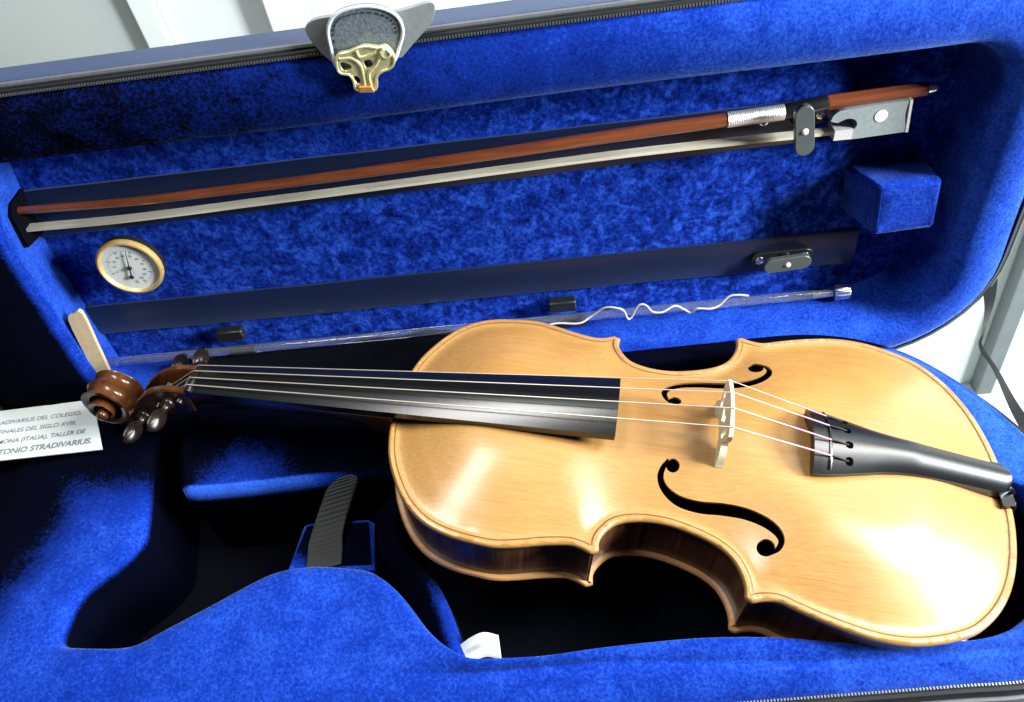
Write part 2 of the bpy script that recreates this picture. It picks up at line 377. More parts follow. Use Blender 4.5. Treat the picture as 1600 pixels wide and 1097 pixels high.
def teeth(ringfn, poly, step=1.6, size=(0.9, 1.3, 0.9)):
    P = np.vstack([poly, poly[:1]]); L = np.r_[0, np.cumsum(np.linalg.norm(np.diff(P, axis=0), axis=1))]
    V, F = [], []; q = 0
    for s in np.arange(0, L[-1], step):
        x = np.interp(s, L, P[:, 0]); y = np.interp(s, L, P[:, 1]); x2 = np.interp(s + .5, L, P[:, 0]); y2 = np.interp(s + .5, L, P[:, 1])
        t = np.array([x2 - x, y2 - y]); t /= np.linalg.norm(t) + 1e-9; nrm = np.array([-t[1], t[0]])
        k = len(V)
        for a in (-.5, .5):
            for b in (-.5, .5):
                for c in (-.5, .5):
                    p = np.array([x, y]) + t * a * size[0] + nrm * b * size[1]; V.append(ringfn(p[0], p[1], c * size[2]))
        F += [tuple(i + k for i in g) for g in [(0, 1, 3, 2), (4, 6, 7, 5), (0, 4, 5, 1), (2, 3, 7, 6), (0, 2, 6, 4), (1, 5, 7, 3)]]
    return V, F
M['zip_dark'] = plain('dark_zip', (0.05, 0.055, 0.055), 0.5)
cp('lid_zip_teeth', teeth(lambda x, s, c: LW(x, s, -4.6 + c), offset_poly(LO, 0.6)), 'zip_dark', smooth=False, kind='stuff')

# satin bands on the recess panel
def band(name, x0, x1, s00, s01, s10, s11, d):
    P = [(x0, s00), (x0, s01)]; V, F = [], []; n = 40
    for i in range(n + 1):
        t = i / n; x = x0 + (x1 - x0) * t; a = s00 + (s10 - s00) * t; b = s01 + (s11 - s01) * t
        for s, dd in ((a, d + 2.4), (a, d + .3), (a + 1.2, d - .2), ((a + b) / 2, d - .6), (b - 1.2, d - .2), (b, d + .3), (b, d + 2.4)): V.append(LW(x, s, dd + 0.25 * math.sin(i * .9)))
    for i in range(n):
        for k in range(6): F.append((i * 7 + k, i * 7 + k + 1, (i + 1) * 7 + k + 1, (i + 1) * 7 + k))
    return cp(name, (V, F), 'satin')
band('satin_band', -392, 112, 93, 128, 97, 124.5, 33)
band('satin_band', -388, 160, 6.5, 32, -3.5, 24.5, 33)

bv_ = prism([(101, 11), (97, 34), (130, 34), (130, 16), (125, 10)], [], lambda s, d, x: LW(x + (s - 60) * .12 - (d - 10) * .06, s, d), -390, -385.4)
cp('slot_shade_patch', bv_, 'shade_black')  # flat black patch on the wall, painting the dark of the slot
# bow clips
def capsule2(cx, cy, L, w, ang, n=8):
    c, s = math.cos(ang), math.sin(ang); pts = []
    for k in range(n + 1):
        a = -math.pi / 2 + math.pi * k / n; pts.append((L / 2 - w / 2 + w / 2 * math.cos(a), w / 2 * math.sin(a)))
    for k in range(n + 1):
        a = math.pi / 2 + math.pi * k / n; pts.append((-(L / 2 - w / 2) + w / 2 * math.cos(a), w / 2 * math.sin(a)))
    return [(cx + c * x - s * y, cy + s * x + c * y) for x, y in pts]
def clip(cx, cy, bx, by, bl, ang, knob_ang, kd, kl=32, base_d=29):
    p = cp('clip_base', prism(capsule2(bx, by, bl, 12, ang), [], LW, base_d, base_d + 4), 'plastic', bev=1)
    cp('post', lathe(LW(cx, cy, base_d + 1), -ud, [(0, 4.5), (base_d - kd - 2, 3.6), (base_d - kd, 3.6)], 16), 'plastic', p)
    cp('turn_knob', prism(capsule2(cx, cy, kl, 11, knob_ang), [], LW, kd - 4, kd), 'knob', p, bev=1.2)
    cp('rivet', lathe(LW(cx, cy, kd - 4), -ud, [(-.5, 1.9), (0.5, 1.9), (1.1, 1.2), (1.3, 0.3)], 14), 'pearl', p)
    for e in (-1, 1):
        x, y = bx + e * (bl / 2 - 6) * math.cos(ang), by + e * (bl / 2 - 6) * math.sin(ang)
        cp('screw', lathe(LW(x, y, base_d), -ud, [(-.2, 3.2), (.4, 3.0), (0.9, 1.8), (0.5, 0.8)], 16), 'steel', p)
clip(101.5, 121, 102, 117, 46, 0.0, math.radians(98), 8)
clip(109.8, 11.5, 108.5, 10.5, 43, 0.0, math.radians(2), 24)

# velvet block glued in the lower right of the recess
BK = [(0, 0, 36), (0, 0, 6)]
fr = [(150.5, 83), (195, 71), (195.5, 37), (161.5, 35)]
def velvet_block():
    # hexahedron: front face d=8, back on panel d=36, notch on its left side
    front = [(151.6, 78.1, 2), (190, 78.3, 3), (193.3, 41.8, 3), (154.4, 40.8, 3)]
    back = [(142, 76, 36), (191, 76, 36), (192, 40, 36), (144, 43, 36)]
    V, F = [], []
    bm = bmesh.new()
    N = 6
    fv = [LW(*p) for p in front]; bv = [LW(*p) for p in back]
    v = [bm.verts.new(tuple(p)) for p in fv + bv]
    for q in ((0, 1, 2, 3), (7, 6, 5, 4), (0, 4, 5, 1), (1, 5, 6, 2), (2, 6, 7, 3), (3, 7, 4, 0)): bm.faces.new([v[i] for i in q])
    bmesh.ops.recalc_face_normals(bm, faces=bm.faces)
    bmesh.ops.bevel(bm, geom=list(bm.edges), offset=3.5, segments=4, affect='EDGES', profile=0.5)
    bmesh.ops.triangulate(bm, faces=bm.faces); bmesh.ops.subdivide_edges(bm, edges=bm.edges, cuts=2, use_grid_fill=True)
    bm.verts.ensure_lookup_table()
    V = [np.array(x.co) + rng.normal(0, .12, 3) for x in bm.verts]; F = [tuple(x.index for x in fc.verts) for fc in bm.faces]; bm.free(); return V, F
cp('velvet_block', velvet_block(), 'velvet', ang=80)

# added black sheet standing in for the shade between lid and base
V, F = [], []; rows = [(-19, 26), (-23, 8), (-27, -9), (-36, -14), (-52, -14), (-70, -16)]
xs = np.linspace(-338, -128, 43)
for i, x in enumerate(xs):
    for k, (sq_, dq) in enumerate(rows):
        e_ = 1 - max(0, 1 - min(i, 42 - i) / 5.0) * .5
        V.append(LW(x - (k * 1.2 if i > 21 else 0), sq_, dq * 1.0 + .8 * math.sin(i * .7 + k)))
for i in range(42):
    for k in range(5): a = i * 6 + k; F.append((a, a + 1, a + 7, a + 6))
o = cp('hinge_shade', (V, F), 'shade_black', ang=80)
# tube clips
for x, s in ((-291.5, -8), (-46.6, -14.5)):
    v, f = box(0, 0, 0, 20, 9, 8); v = [LW(x + a[0], s + a[1] + 5, 29 + a[2]) for a in v]
    cp('tube_clip', (v, f), 'plastic', bev=1.2)
    v, f = box(0, 0, 0, 20, 5, 6); v = [LW(x + a[0] + 6, s + a[1] - 8.5, 24 + a[2]) for a in v]
    cp('tube_clip', (v, f), 'plastic', bev=1.2)

# closing flap with brass clasp over the lid edge
FLP = cp('closing_flap', prism(catmull([(-162, 216), (-159, 220.5), (-150, 222), (-130, 221), (-112, 220.5), (-97.5, 222.5), (-95.5, 219), (-99.4, 212), (-112, 201.5), (-123, 192), (-129, 188.5), (-141.4, 191.5), (-151.6, 198), (-158, 206)], 4, True), [], LW, -6, -2), 'leather_smooth', bev=.8)
tg = catmull([(-150.7, 198.0), (-151.0, 209), (-149.9, 217.5), (-145.4, 223.5), (-138.4, 226), (-128.7, 226.4), (-119.7, 223.9), (-113.8, 219.1), (-112.5, 212), (-115.8, 204.5), (-121.0, 196.8), (-129.9, 194.5), (-142.9, 195.2)], 5, True)
cp('tongue', prism(tg, [], LW, -10, -6.2), 'leather', FLP, bev=1)
ti = offset_poly(tg, 1.2); cp('tongue_edge', tubec([LW(x, s, -10) for x, s in offset_poly(tg, .4)], .9), 'leather_edge', FLP)
ti = offset_poly(tg, 3.2); V, F = [], []
for k in range(3, 42):
    if k % 2: continue
    p = ti[k % len(ti)]; q = ti[(k + 1) % len(ti)]; a = LW(p[0], p[1], -10.2); b = LW(q[0], q[1], -10.2); b = a + (b - a) * min(1, 1.5 / (np.linalg.norm(b - a) + 1e-6))
    vv, ff = tube([a, b], .42, 6); k0 = len(V); V += vv; F += [tuple(i + k0 for i in g) for g in ff]
cp('stitching', (V, F), 'stitch', FLP, kind='stuff')
cpoly = catmull([(-148.5, 205.0), (-146.1, 206.6), (-141.4, 207.0), (-137.5, 208.1), (-132.7, 208.8), (-126.6, 207.3), (-122.9, 207.5), (-120.5, 205.2), (-119.1, 201.1), (-119.9, 197.9), (-122.4, 195.5), (-127.4, 194.2), (-130.3, 191.8), (-132.5, 185.5), (-142.7, 186.4), (-143.2, 191.4), (-144.3, 194.7), (-147.7, 195.8), (-149.5, 197.7), (-149.5, 201.4)], 3, True)
holes = [catmull([(-147.4, 200.9), (-145.8, 202.2), (-142.9, 200.8), (-141.8, 199.0), (-143.5, 198.0), (-146.5, 197.8)], 3, True),
         catmull([(-135.2, 201.0), (-132.7, 201.8), (-130.8, 200.7), (-131.0, 198.5), (-133.5, 197.2), (-135.0, 198.4)], 3, True),
         catmull([(-142.2, 193.6), (-140.8, 194.2), (-139.5, 193.0), (-139.1, 191.0), (-140.8, 190.0), (-141.8, 191.5)], 3, True)]
CL = cp('clasp', prism(cpoly, holes, LW, -14.5, -11), 'pale_brass', FLP, bev=.7)
for h in holes: pass
cp('clasp_rim', tubec([LW(x, s, -14.4) for x, s in offset_poly(cpoly, .5)], .75, 6), 'pale_brass', FLP)
for P in ([(-147, 204), (-141, 203.5), (-137.5, 200), (-137, 196), (-137.5, 188)], [(-122, 205), (-126.5, 202), (-129.5, 198.5), (-134, 194.5), (-134.5, 188)], [(-137.5, 207), (-136.5, 203.5), (-133, 203.6), (-128, 205)]):
    Q = catmull([(a, b, 0) for a, b in P], 6); cp('clasp_ridge', tube([LW(q[0], q[1], -14.6) for q in Q], .8, 8), 'pale_brass', FLP)
cp('clasp_knob', lathe(LW(-123, 204.0, -13.5), -ud, [(0, 3.2), (1.5, 3.1), (2.6, 2.2), (2.0, 1.0)], 16), 'pale_brass', FLP)
cp('clasp_foot', prism([(-140.6, 189.3), (-133.5, 188.4), (-133.0, 185.2), (-141.5, 186.0)], [], LW, -16.5, -14), 'copper', FLP, bev=.5)

# base: crest of the cavity, mapped to the outer rim
crest = [(-357, -82), (-341, -86), (-314, -87), (-297, -80), (-274, -69), (-246, -54), (-230, -49), (-207, -48), (-183, -52), (-172, -57), (-159, -69), (-144, -89), (-132, -101), (-118, -110), (-101, -112), (-74, -112), (-43, -110), (-19, -109), (15, -110), (41, -112), (72, -117), (102, -121), (134, -122), (154, -120),
         (172, -113), (195, -98), (212, -76), (216, -58), (208, -42), (196, -33), (187, -20), (184, 8), (176, 40), (150, 66), (100, 78), (40, 80), (-40, 80), (-130, 80), (-220, 80), (-300, 80), (-330, 72), (-338, 50), (-331, 10), (-327, -16), (-333, -30), (-346, -42), (-355, -52), (-359, -68)]
outer = [(-420, -136), (-360, -139), (-325, -139), (-300, -139), (-274, -139), (-246, -139), (-230, -139), (-207, -139), (-183, -139), (-172, -139), (-159, -139), (-144, -139), (-132, -139), (-118, -139), (-101, -139), (-74, -139), (-43, -139), (-19, -139), (15, -139), (41, -139), (72, -139), (102, -139), (134, -139), (165, -139),
         (196, -134), (222, -118), (237, -92), (241, -70), (241, -50), (240, -32), (237, -14), (230, 4), (213, 38), (180, 78), (130, 101), (50, 103), (-40, 103), (-130, 103), (-220, 103), (-320, 103), (-410, 103), (-450, 92), (-468, 60), (-470, 20), (-470, -20), (-470, -60), (-466, -90), (-450, -120)]
CR = catmull(crest, 6, True); OU = catmull(outer, 6, True)
bidx = np.arange(len(CR)) / 6.0
front = (bidx < 24)
seam = OU * 0.75 + CR * 0.25
seam[:, 1] = np.where(front, np.maximum(-126 + 9 * np.clip((60 - CR[:, 0]) / 100, 0, 1), OU[:, 1] + 4), seam[:, 1]); seam[:, 1] = np.where(front, np.minimum(seam[:, 1], CR[:, 1] - 4), seam[:, 1])
leftw = sst(-CR[:, 0], 300, 335) * (1 - sst(bidx, 2, 5)) * 0 + ((bidx > 39) | (bidx < 1.5))
leftw = leftw.astype(float); k_ = np.ones(9) / 9; leftw = np.convolve(np.r_[leftw[-8:], leftw, leftw[:8]], k_, 'same')[8:-8]
rings = []; rn = []
def nrmring(P): return P
def baseShade(x, y, t, lw, b):
    # left ledge: nap lowered as painted shade beyond a band along the cavity
    dark_left = 0.0
    dl = (x + 327) * -1
    q = lw * float(sst(t, -0.62, -0.45)) * 0
    return 0
zs = [(OU, 0, -47), (OU, 0, -45), ('s', .35, -40), ('s', 1.0, -31)]
def addring(P, z, shadev):
    rings.append([np.array([p[0], p[1], zz]) for p, zz in zip(P, z if hasattr(z, '__len__') else [z] * len(P))]); rn.extend(shadev)
def shade_for(P, inward):
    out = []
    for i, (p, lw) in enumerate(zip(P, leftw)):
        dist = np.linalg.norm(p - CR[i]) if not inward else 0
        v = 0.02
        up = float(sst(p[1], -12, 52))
        v -= lw * 0.40 * max(float(sst(dist, 34, 84)), up)  # left ledge darkened: shade put into the velvet colour
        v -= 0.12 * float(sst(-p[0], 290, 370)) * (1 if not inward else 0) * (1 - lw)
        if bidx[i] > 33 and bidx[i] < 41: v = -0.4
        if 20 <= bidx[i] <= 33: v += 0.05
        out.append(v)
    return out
addring(OU, -48, shade_for(OU, 0)); addring(OU, -45, shade_for(OU, 0))
for t, z in ((.3, -39), (.7, -33), (.95, -30.5)):
    P = OU * (1 - t) + seam * t; addring(P, z, shade_for(P, 0))
for t, z, lz in ((.03, -31.2, 3), (.12, -29.5, 1), (.35, -27, 1), (.6, -25.5, 1), (.8, -25, 0.5), (.92, -25.6, 0), (.98, -27, 0), (1.0, -29, -2)):
    P = seam * (1 - t) + CR * t; wob = np.array([0.8 * math.sin(p[0] * .045) + .5 * math.sin(p[0] * .11 + 1) for p in P])
    addring(P, z + leftw * lz + wob * (t > .3), shade_for(P, 0))
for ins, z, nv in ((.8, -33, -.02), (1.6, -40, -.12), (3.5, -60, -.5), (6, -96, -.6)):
    P = offset_poly(CR, ins); addring(P, z, [min(nv - .5 * (l_ if z < -33.5 else l_ * .3), q + .05) for q, l_ in zip(shade_for(P, 1), leftw)])  # cavity walls painted darker with depth, in place of shade
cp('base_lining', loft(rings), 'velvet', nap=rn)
v2, t2 = cdt([offset_poly(CR, 5)]); cp('base_floor', ([(p[0], p[1], -95) for p in v2], [tuple(q) for q in t2]), 'shade_black', ang=80)  # floor coloured near-black in place of shade
rr = [[(p[0], p[1], z) for p in offset_poly(OU, i)] for i, z in ((2, -45), (-3, -45.5), (-4, -48), (-4, -104), (4, -112), (30, -113))]
V0, F0 = loft(rr); n = len(OU); F0.append(tuple((len(rr) - 1) * n + k for k in range(n))[::-1]); cp('base_shell', (V0, F0), 'shell_black')
cp('base_zip_tape', tubec([(p[0], p[1], -43.8) for p in offset_poly(OU, -1.6)], 2.2), 'cord')
cp('base_zip_teeth', teeth(lambda x, y, c: np.array([x, y, -42.0 + c]), offset_poly(OU, .1), 1.7), 'zip', smooth=False, kind='stuff')
cp('base_piping', tubec([(p[0], p[1], -50) for p in offset_poly(OU, -4.6)], 1.8), 'piping')

# accessory pocket behind the neck
def slab(poly, z0, z1, r, mat, name, shadef=None, n=5, parent=CASE):
    P = catmull(poly, n, True) if n else np.array(poly, float); rings = []; rn = []
    prof = [(0, z0), (0, z1 - r - 4), (0, z1 - r)] + [(r * (1 - math.cos(a)), z1 - r + r * math.sin(a)) for a in np.radians([15, 30, 45, 60, 75, 90])]
    for ins, z in prof:
        Q = offset_poly(P, ins); rings.append([(q[0], q[1], z) for q in Q]); rn += [shadef(q[0], q[1], z) if shadef else 0 for q in Q]
    V, F = loft(rings); k = len(P); c = offset_poly(P, r + 1.0); i0 = len(V); v3, t3 = cdt([offset_poly(P, r)])
    base = len(V); V += [(p[0], p[1], z1) for p in v3]; F += [tuple(int(i) + base for i in q) for q in t3]; rn += [shadef(p[0], p[1], z1) if shadef else 0 for p in v3]
    return cp(name, (V, F), mat, nap=rn, parent=parent)
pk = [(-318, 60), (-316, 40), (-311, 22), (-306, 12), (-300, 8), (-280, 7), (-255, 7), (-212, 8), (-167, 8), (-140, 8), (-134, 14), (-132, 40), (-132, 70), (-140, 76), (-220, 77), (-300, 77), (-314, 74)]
slab(pk, -94, -21, 7, 'velvet', 'accessory_pocket', lambda x, y, z: (-0.6 * float(sst(y, 12.5, 16)) - 0.6 * (1 - float(sst(z, -33, -28))) - 0.45 * float(sst(x, -235, -180)) + 0.18))  # front edge painted as if lit, other faces painted as shade

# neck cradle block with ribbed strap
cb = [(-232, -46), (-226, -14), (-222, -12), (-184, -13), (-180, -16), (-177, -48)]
slab(cb, -94, -37, 3.5, 'velvet', 'neck_cradle', lambda x, y, z: (0.05 if x < -223 else .0 if (z > -39.9 and z < -37.001) else -.6), n=0)  # left side and top edges painted lit, the rest painted as shade
def strap():
    ctr = catmull([(-208, -47, -34), (-208, -38, -34), (-208.5, -28, -33), (-206, -17, -30), (-201, -8, -23), (-196, -2, -15), (-192.5, 2, -9)], 14)
    V, F = [], []; n = len(ctr)
    for i, c in enumerate(ctr):
        t = i / (n - 1); w = 11.3 - 1.2 * t
        if t > .8: w *= math.sqrt(max(0.02, 1 - ((t - .8) / .2) ** 2))
        rib = 0.7 * math.sin(i * math.pi / 2)
        for k in range(9):
            a = -1 + 2 * k / 8; nrm = np.array([-.15, -.55, .8]); V.append(c + np.array([1, .12, .18]) * w * a + nrm * (rib * .6 * (1 - a ** 6)))
    m9 = len(V)
    for i in range(n):
        for k in range(9): V.append(V[i * 9 + k] - np.array([-.15, -.55, .8]) * 1.6)
    for i in range(n - 1):
        for k in range(8):
            a = i * 9 + k; F.append((a, a + 1, a + 10, a + 9)); F.append((m9 + a, m9 + a + 9, m9 + a + 10, m9 + a + 1))
        for k in (0, 8): a = i * 9 + k; F.append((a, a + 9, m9 + a + 9, m9 + a))
    for k in range(8): F.append((k, k + 1, m9 + k + 1, m9 + k)); a = (n - 1) * 9 + k; F.append((a, a + 1, m9 + a + 1, m9 + a))
    return V, F
cp('neck_strap', strap(), 'strap', ang=80)
# curved partition between the neck bay and the body bay
cv = catmull([(-121, -112), (-127, -92), (-134, -73), (-144, -55), (-160, -37), (-168, -15), (-160, 6)], 8)
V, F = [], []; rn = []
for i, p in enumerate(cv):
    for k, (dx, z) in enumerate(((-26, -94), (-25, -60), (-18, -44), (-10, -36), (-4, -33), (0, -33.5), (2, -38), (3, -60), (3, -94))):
        V.append((p[0] + dx, p[1], z - 6 * float(sst(i, 20, 48)))); rn.append(-.5 if k < 3 or k > 6 else (-.1 - .4 * float(sst(i, 14, 30)) - (.3 if k < 4 else 0)))  # lower faces painted dark as shade, crest kept brighter
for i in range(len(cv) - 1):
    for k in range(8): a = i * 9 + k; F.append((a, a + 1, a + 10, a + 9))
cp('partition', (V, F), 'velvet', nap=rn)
# sewn white label
lt = catmull([(-126, -104, -41), (-118, -101, -36.5), (-110, -99.5, -34), (-102, -101, -36)], 8); V, F = [], []
for i, p in enumerate(lt):
    V += [(p[0], p[1] + 4.0, p[2] + 4), (p[0] + .8, p[1] - 7.5, p[2] - 1.5)]
for i in range(len(lt) - 1): F.append((2 * i, 2 * i + 2, 2 * i + 3, 2 * i + 1))
o = cp('sewn_label', (V, F), 'paper', label='small white sewn label curling up beside the front padding'); sd = o.modifiers.new('s', 'SOLIDIFY'); sd.thickness = .0004
o = ob('script_print', off([tuple(np.array(V[2 * i + (j % 2)]) * (0.62 if j % 2 == 0 else .62) + np.array(V[2 * i + 1 - (j % 2)]) * .38 + np.array([0, -.1, .5])) for i in range(8, 20) for j in range(2)], cl), [(2 * i, 2 * i + 2, 2 * i + 3, 2 * i + 1) for i in range(0)], 'print', CASE) if False else None
# faint handwriting squiggle on the label
sq = []
for i in range(60):
    t = .25 + .5 * i / 59; p = np.array(lt[int(t * (len(lt) - 1))]) * (1 - (t * (len(lt) - 1)) % 1) + np.array(lt[min(len(lt) - 1, int(t * (len(lt) - 1)) + 1)]) * ((t * (len(lt) - 1)) % 1)
    sq.append((p[0] + .6 * math.cos(i * 1.3), p[1] - 2.5 + 1.0 * math.sin(i * 1.3), p[2] + 3.6 + .6 * math.sin(i * 1.3)))
cp('script_print', tube(sq, .12, 4), 'print')
# lint caught in the pile
V, F = [], []
for _ in range(4):
    if _ < 4: p = np.array([rng.normal(-345, 14), rng.normal(-99, 6), -26.0])
    else:
        p = np.array([rng.uniform(-200, 200), rng.uniform(-128, -118), -30.5])
    a = rng.uniform(0, 6.28); L_ = rng.uniform(.4, 1.6); q = p + np.array([math.cos(a) * L_, math.sin(a) * L_, .3])
    vv, ff = tube([p, (p + q) / 2 + rng.normal(0, .2, 3), q], .14, 5); k0 = len(V); V += vv; F += [tuple(i + k0 for i in g) for g in ff]
cp('lint', (V, F), 'paper', kind='stuff')
# lid stay strap at the right end
sp = catmull([(237, 103, 2), (243, 99, -22), (238, 86, -37), (232, 75, -37.5), (233, 55, -38), (234.5, 30, -43), (234, 8, -42)], 10); V, F = [], []
for i, p in enumerate(sp):
    t = i / (len(sp) - 1); w = 4.5 * (1 - sst(t, .0, .35)) + 1.2 + 2.6 * sst(t, .6, 1)
    a = np.array([1.0, .25, .2]); a /= np.linalg.norm(a)
    b = np.array([0, .5, .8])
    for q in ((-w, -.4), (w, -.4), (w, .4), (-w, .4)): V.append(p + a * q[0] + b * q[1])
for i in range(len(sp) - 1):
    for k in range(4): F.append((i * 4 + k, i * 4 + (k + 1) % 4, (i + 1) * 4 + (k + 1) % 4, (i + 1) * 4 + k))
cp('lid_stay', (V, F), 'cord')

# ------------------------------------------------------------------ tan strip
tl = tuple(LW(-392, -12, 15))
T = thing('card_strip', 'thin pale tan card strip tucked against the left side of the lid recess', 'card strip', tl)
ws = [(-381.5, 44.5), (-377, 48), (-370.5, 48.8), (-374, 20), (-379.5, -14), (-388, -15), (-385.5, 15)]
o = ob('strip', off(prism(catmull(ws, 3, True), [], lambda x, s, d: LW(x, s, d + (x + 385) * .1), 4, 7)[0], tl), prism(catmull(ws, 3, True), [], LW, 4, 7)[1], 'tan', T, False); fix(o)

# ------------------------------------------------------------------ hygrometer
hl = tuple(LW(-327.3, 77.3, 33))
HY = thing('hygrometer', 'round brass-rimmed hygrometer with white dial on the lid', 'hygrometer', hl)
hax = -ud * 1.0 + np.array([.0, 0, 0]); ho = LW(-330, 76, 34)
ho = LW(-326.5, 75.5, 27)
def hs(vs): return [ho + (np.asarray(v, float) - ho) * .91 for v in vs]
def hp(name, vf, mat, **k): o = ob(name, off(hs(vf[0]), hl), vf[1], mat, HY, **k); fix(o); return o
hp('housing', lathe(ho, hax, [(8, 23.0), (11, 23.2), (14, 22.5)], 48), 'plastic')
hp('bezel', lathe(ho, hax, [(12, 22.8), (14.5, 23.2), (16.5, 22.6), (17, 21.3), (16, 20.2), (14.6, 19.6), (14.2, 18)], 64), 'brass')
hp('dial', lathe(ho, hax, [(13.9, 20.2), (14.9, 20.2), (14.95, 0.5)], 48), 'dial')
h2 = lambda a, b, d: ho + np.array([1, 0, 0]) * a + us * b + hax * d
for k in range(31):
    a = math.radians(-104 + 260 * k / 30); L0 = 14.2 if k % 5 else 12.8
    p, q = (math.sin(a), math.cos(a)), 0
    t = (math.cos(a), -math.sin(a)); wd = .16 if k % 5 else .3
    vv = [h2(p[0] * r_ + t[0] * e, p[1] * r_ + t[1] * e, 15.25) for r_, e in ((L0, -wd), (L0, wd), (15.8, wd), (15.8, -wd))]
    o = ob('tick_mark', off(hs(vv), hl), [(0, 3, 2, 1)], 'print', HY)
ndl = math.radians(14)
nx, ny = math.sin(ndl), math.cos(ndl)
hp('needle', join(prism([(nx * -9 - ny * .5, ny * -9 + nx * .5), (nx * -9 + ny * .5, ny * -9 - nx * .5), (nx * 15 + ny * .15, ny * 15), (nx * 15 - ny * .15, ny * 15)], [], h2, 16.0, 16.4), lathe(h2(-nx * 8, -ny * 8, 16), hax, [(0, 1.7), (.7, 1.5)], 14), lathe(h2(0, 0, 15.6), hax, [(0, 1.7), (1.3, 1.4), (1.6, .6)], 16)), 'needle', smooth=False)
def font_ob(name, text, size, mat, parent, M4, bold=0.0, align='LEFT', space=1.0):
    cu = bpy.data.curves.new(name, 'FONT'); cu.body = text; cu.size = size * MM; cu.align_x = align; cu.offset = bold * MM; cu.extrude = 0.00002; cu.space_character = space
    tmp = bpy.data.objects.new(name + '_tmp', cu); C.objects.link(tmp)
    dg = bpy.context.evaluated_depsgraph_get(); me = bpy.data.meshes.new_from_object(tmp.evaluated_get(dg)); bpy.data.objects.remove(tmp)
    me.materials.clear(); me.materials.append(M[mat]); me.transform(M4)
    o = bpy.data.objects.new(name, me); C.objects.link(o); o.parent = parent; return o
def frameM(origin, ax, ay):
    ax = np.asarray(ax, float); ax /= np.linalg.norm(ax); ay = np.asarray(ay, float); ay = ay - (ay @ ax) * ax; ay /= np.linalg.norm(ay); az = np.cross(ax, ay)
    return Matrix([[ax[i], ay[i], az[i], origin[i] * MM] for i in range(3)] + [[0, 0, 0, 1]])
for i, tx in enumerate(('0', '10', '20', '30', '40', '50', '60', '70', '80', '90', '100')):
    a = math.radians(-104 + 26 * i); p = hs([h2(math.sin(a) * 10.6, math.cos(a) * 10.6 - .9, 15.2)])[0] - np.array(hl)
    font_ob('numeral', tx, 2.2, 'print', HY, frameM(p, (1, 0, 0), us), align='CENTER')
p = hs([h2(0, -14, 15.2)])[0] - np.array(hl); font_ob('numeral', '%', 3.0, 'print', HY, frameM(p, (1, 0, 0), us), align='CENTER')

# ------------------------------------------------------------------ string tube
tb = tuple(LW(-125, -17, 30))
TB = thing('string_tube', 'clear string tube with ribbed silver cap along the bottom of the lid', 'string tube', tb)
a0, a1 = LW(-392, -13.5, 24), LW(148, -22, 24)
def tp(name, vf, mat, parent=TB, **k): o = ob(name, off(vf[0], tb), vf[1], mat, parent, **k); fix(o); return o
ax = (a1 - a0) / np.linalg.norm(a1 - a0); LL = np.linalg.norm(a1 - a0)
tp('clear_tube', lathe(a0, ax, [(0, 0.5), (0.5, 3.3), (LL - 14, 3.3), (LL - 12, 2.9), (LL, 2.9)], 24), 'glass')
tp('tube_neck', lathe(a1 - ax * 16, ax, [(0, 2.6), (15, 2.6)], 20), 'steel')
V, F = [], []; seg = 48
for h, r in ((-1, 4.5), (0, 6.1), (8, 6.1), (10, 5.2), (10.2, 3.5), (9.5, 1)):
    for k in range(seg):
        th = 2 * math.pi * k / seg; b1 = us; b2 = np.cross(ax, us); rr_ = r - (.5 if (k % 4) < 2 and 0 <= h <= 8 else 0); V.append(a1 + ax * h + rr_ * (math.cos(th) * b1 + math.sin(th) * b2))
for i in range(5):
    for k in range(seg): F.append((i * seg + k, i * seg + (k + 1) % seg, (i + 1) * seg + (k + 1) % seg, (i + 1) * seg + k))
F.append(tuple(5 * seg + k for k in range(seg)))
tp('ribbed_cap', (V, F), 'steel')
for ph in (0, 2.1):
    pts = [a0 + ax * (LL * t) + us * (1.7 * math.sin(t * 12 + ph)) + ud * (1.6 * math.cos(t * 9 + ph)) for t in np.linspace(.02, .64, 90)]
    tp('spare_string', tube(pts, .35, 6), 'steel')
sl = tuple(LW(-30, -16, 18))
coil = [(-60, -17.5), (-51.0, -16.6), (-35.8, -16.9), (-26.5, -13.3), (-17.1, -6.2), (-8.0, -6.3), (-3.6, -9.9), (-1.6, -16.5), (-0.1, -18.9), (2.2, -17.7), (4.2, -13), (7.8, -8.0), (12.3, -8.6), (16.8, -14.1), (23.6, -14.4), (32.6, -11.5), (39.5, -16.7), (44.2, -19.8), (48.5, -15.6), (57.6, -16.3), (64.3, -15.4), (70.6, -9.2), (77.1, -7.8), (83.8, -8.2)]
q = catmull([LW(a, b, 16 + 1.5 * math.sin(a * .2)) for a, b in coil], 6)
SO = thing('loose_string', 'wavy cream string end lying over the clear string tube', 'string', sl)
o = ob('string_strand', off(tube(q, .72, 8)[0], sl), tube(q, .72, 8)[1], 'hair', SO); fix(o)

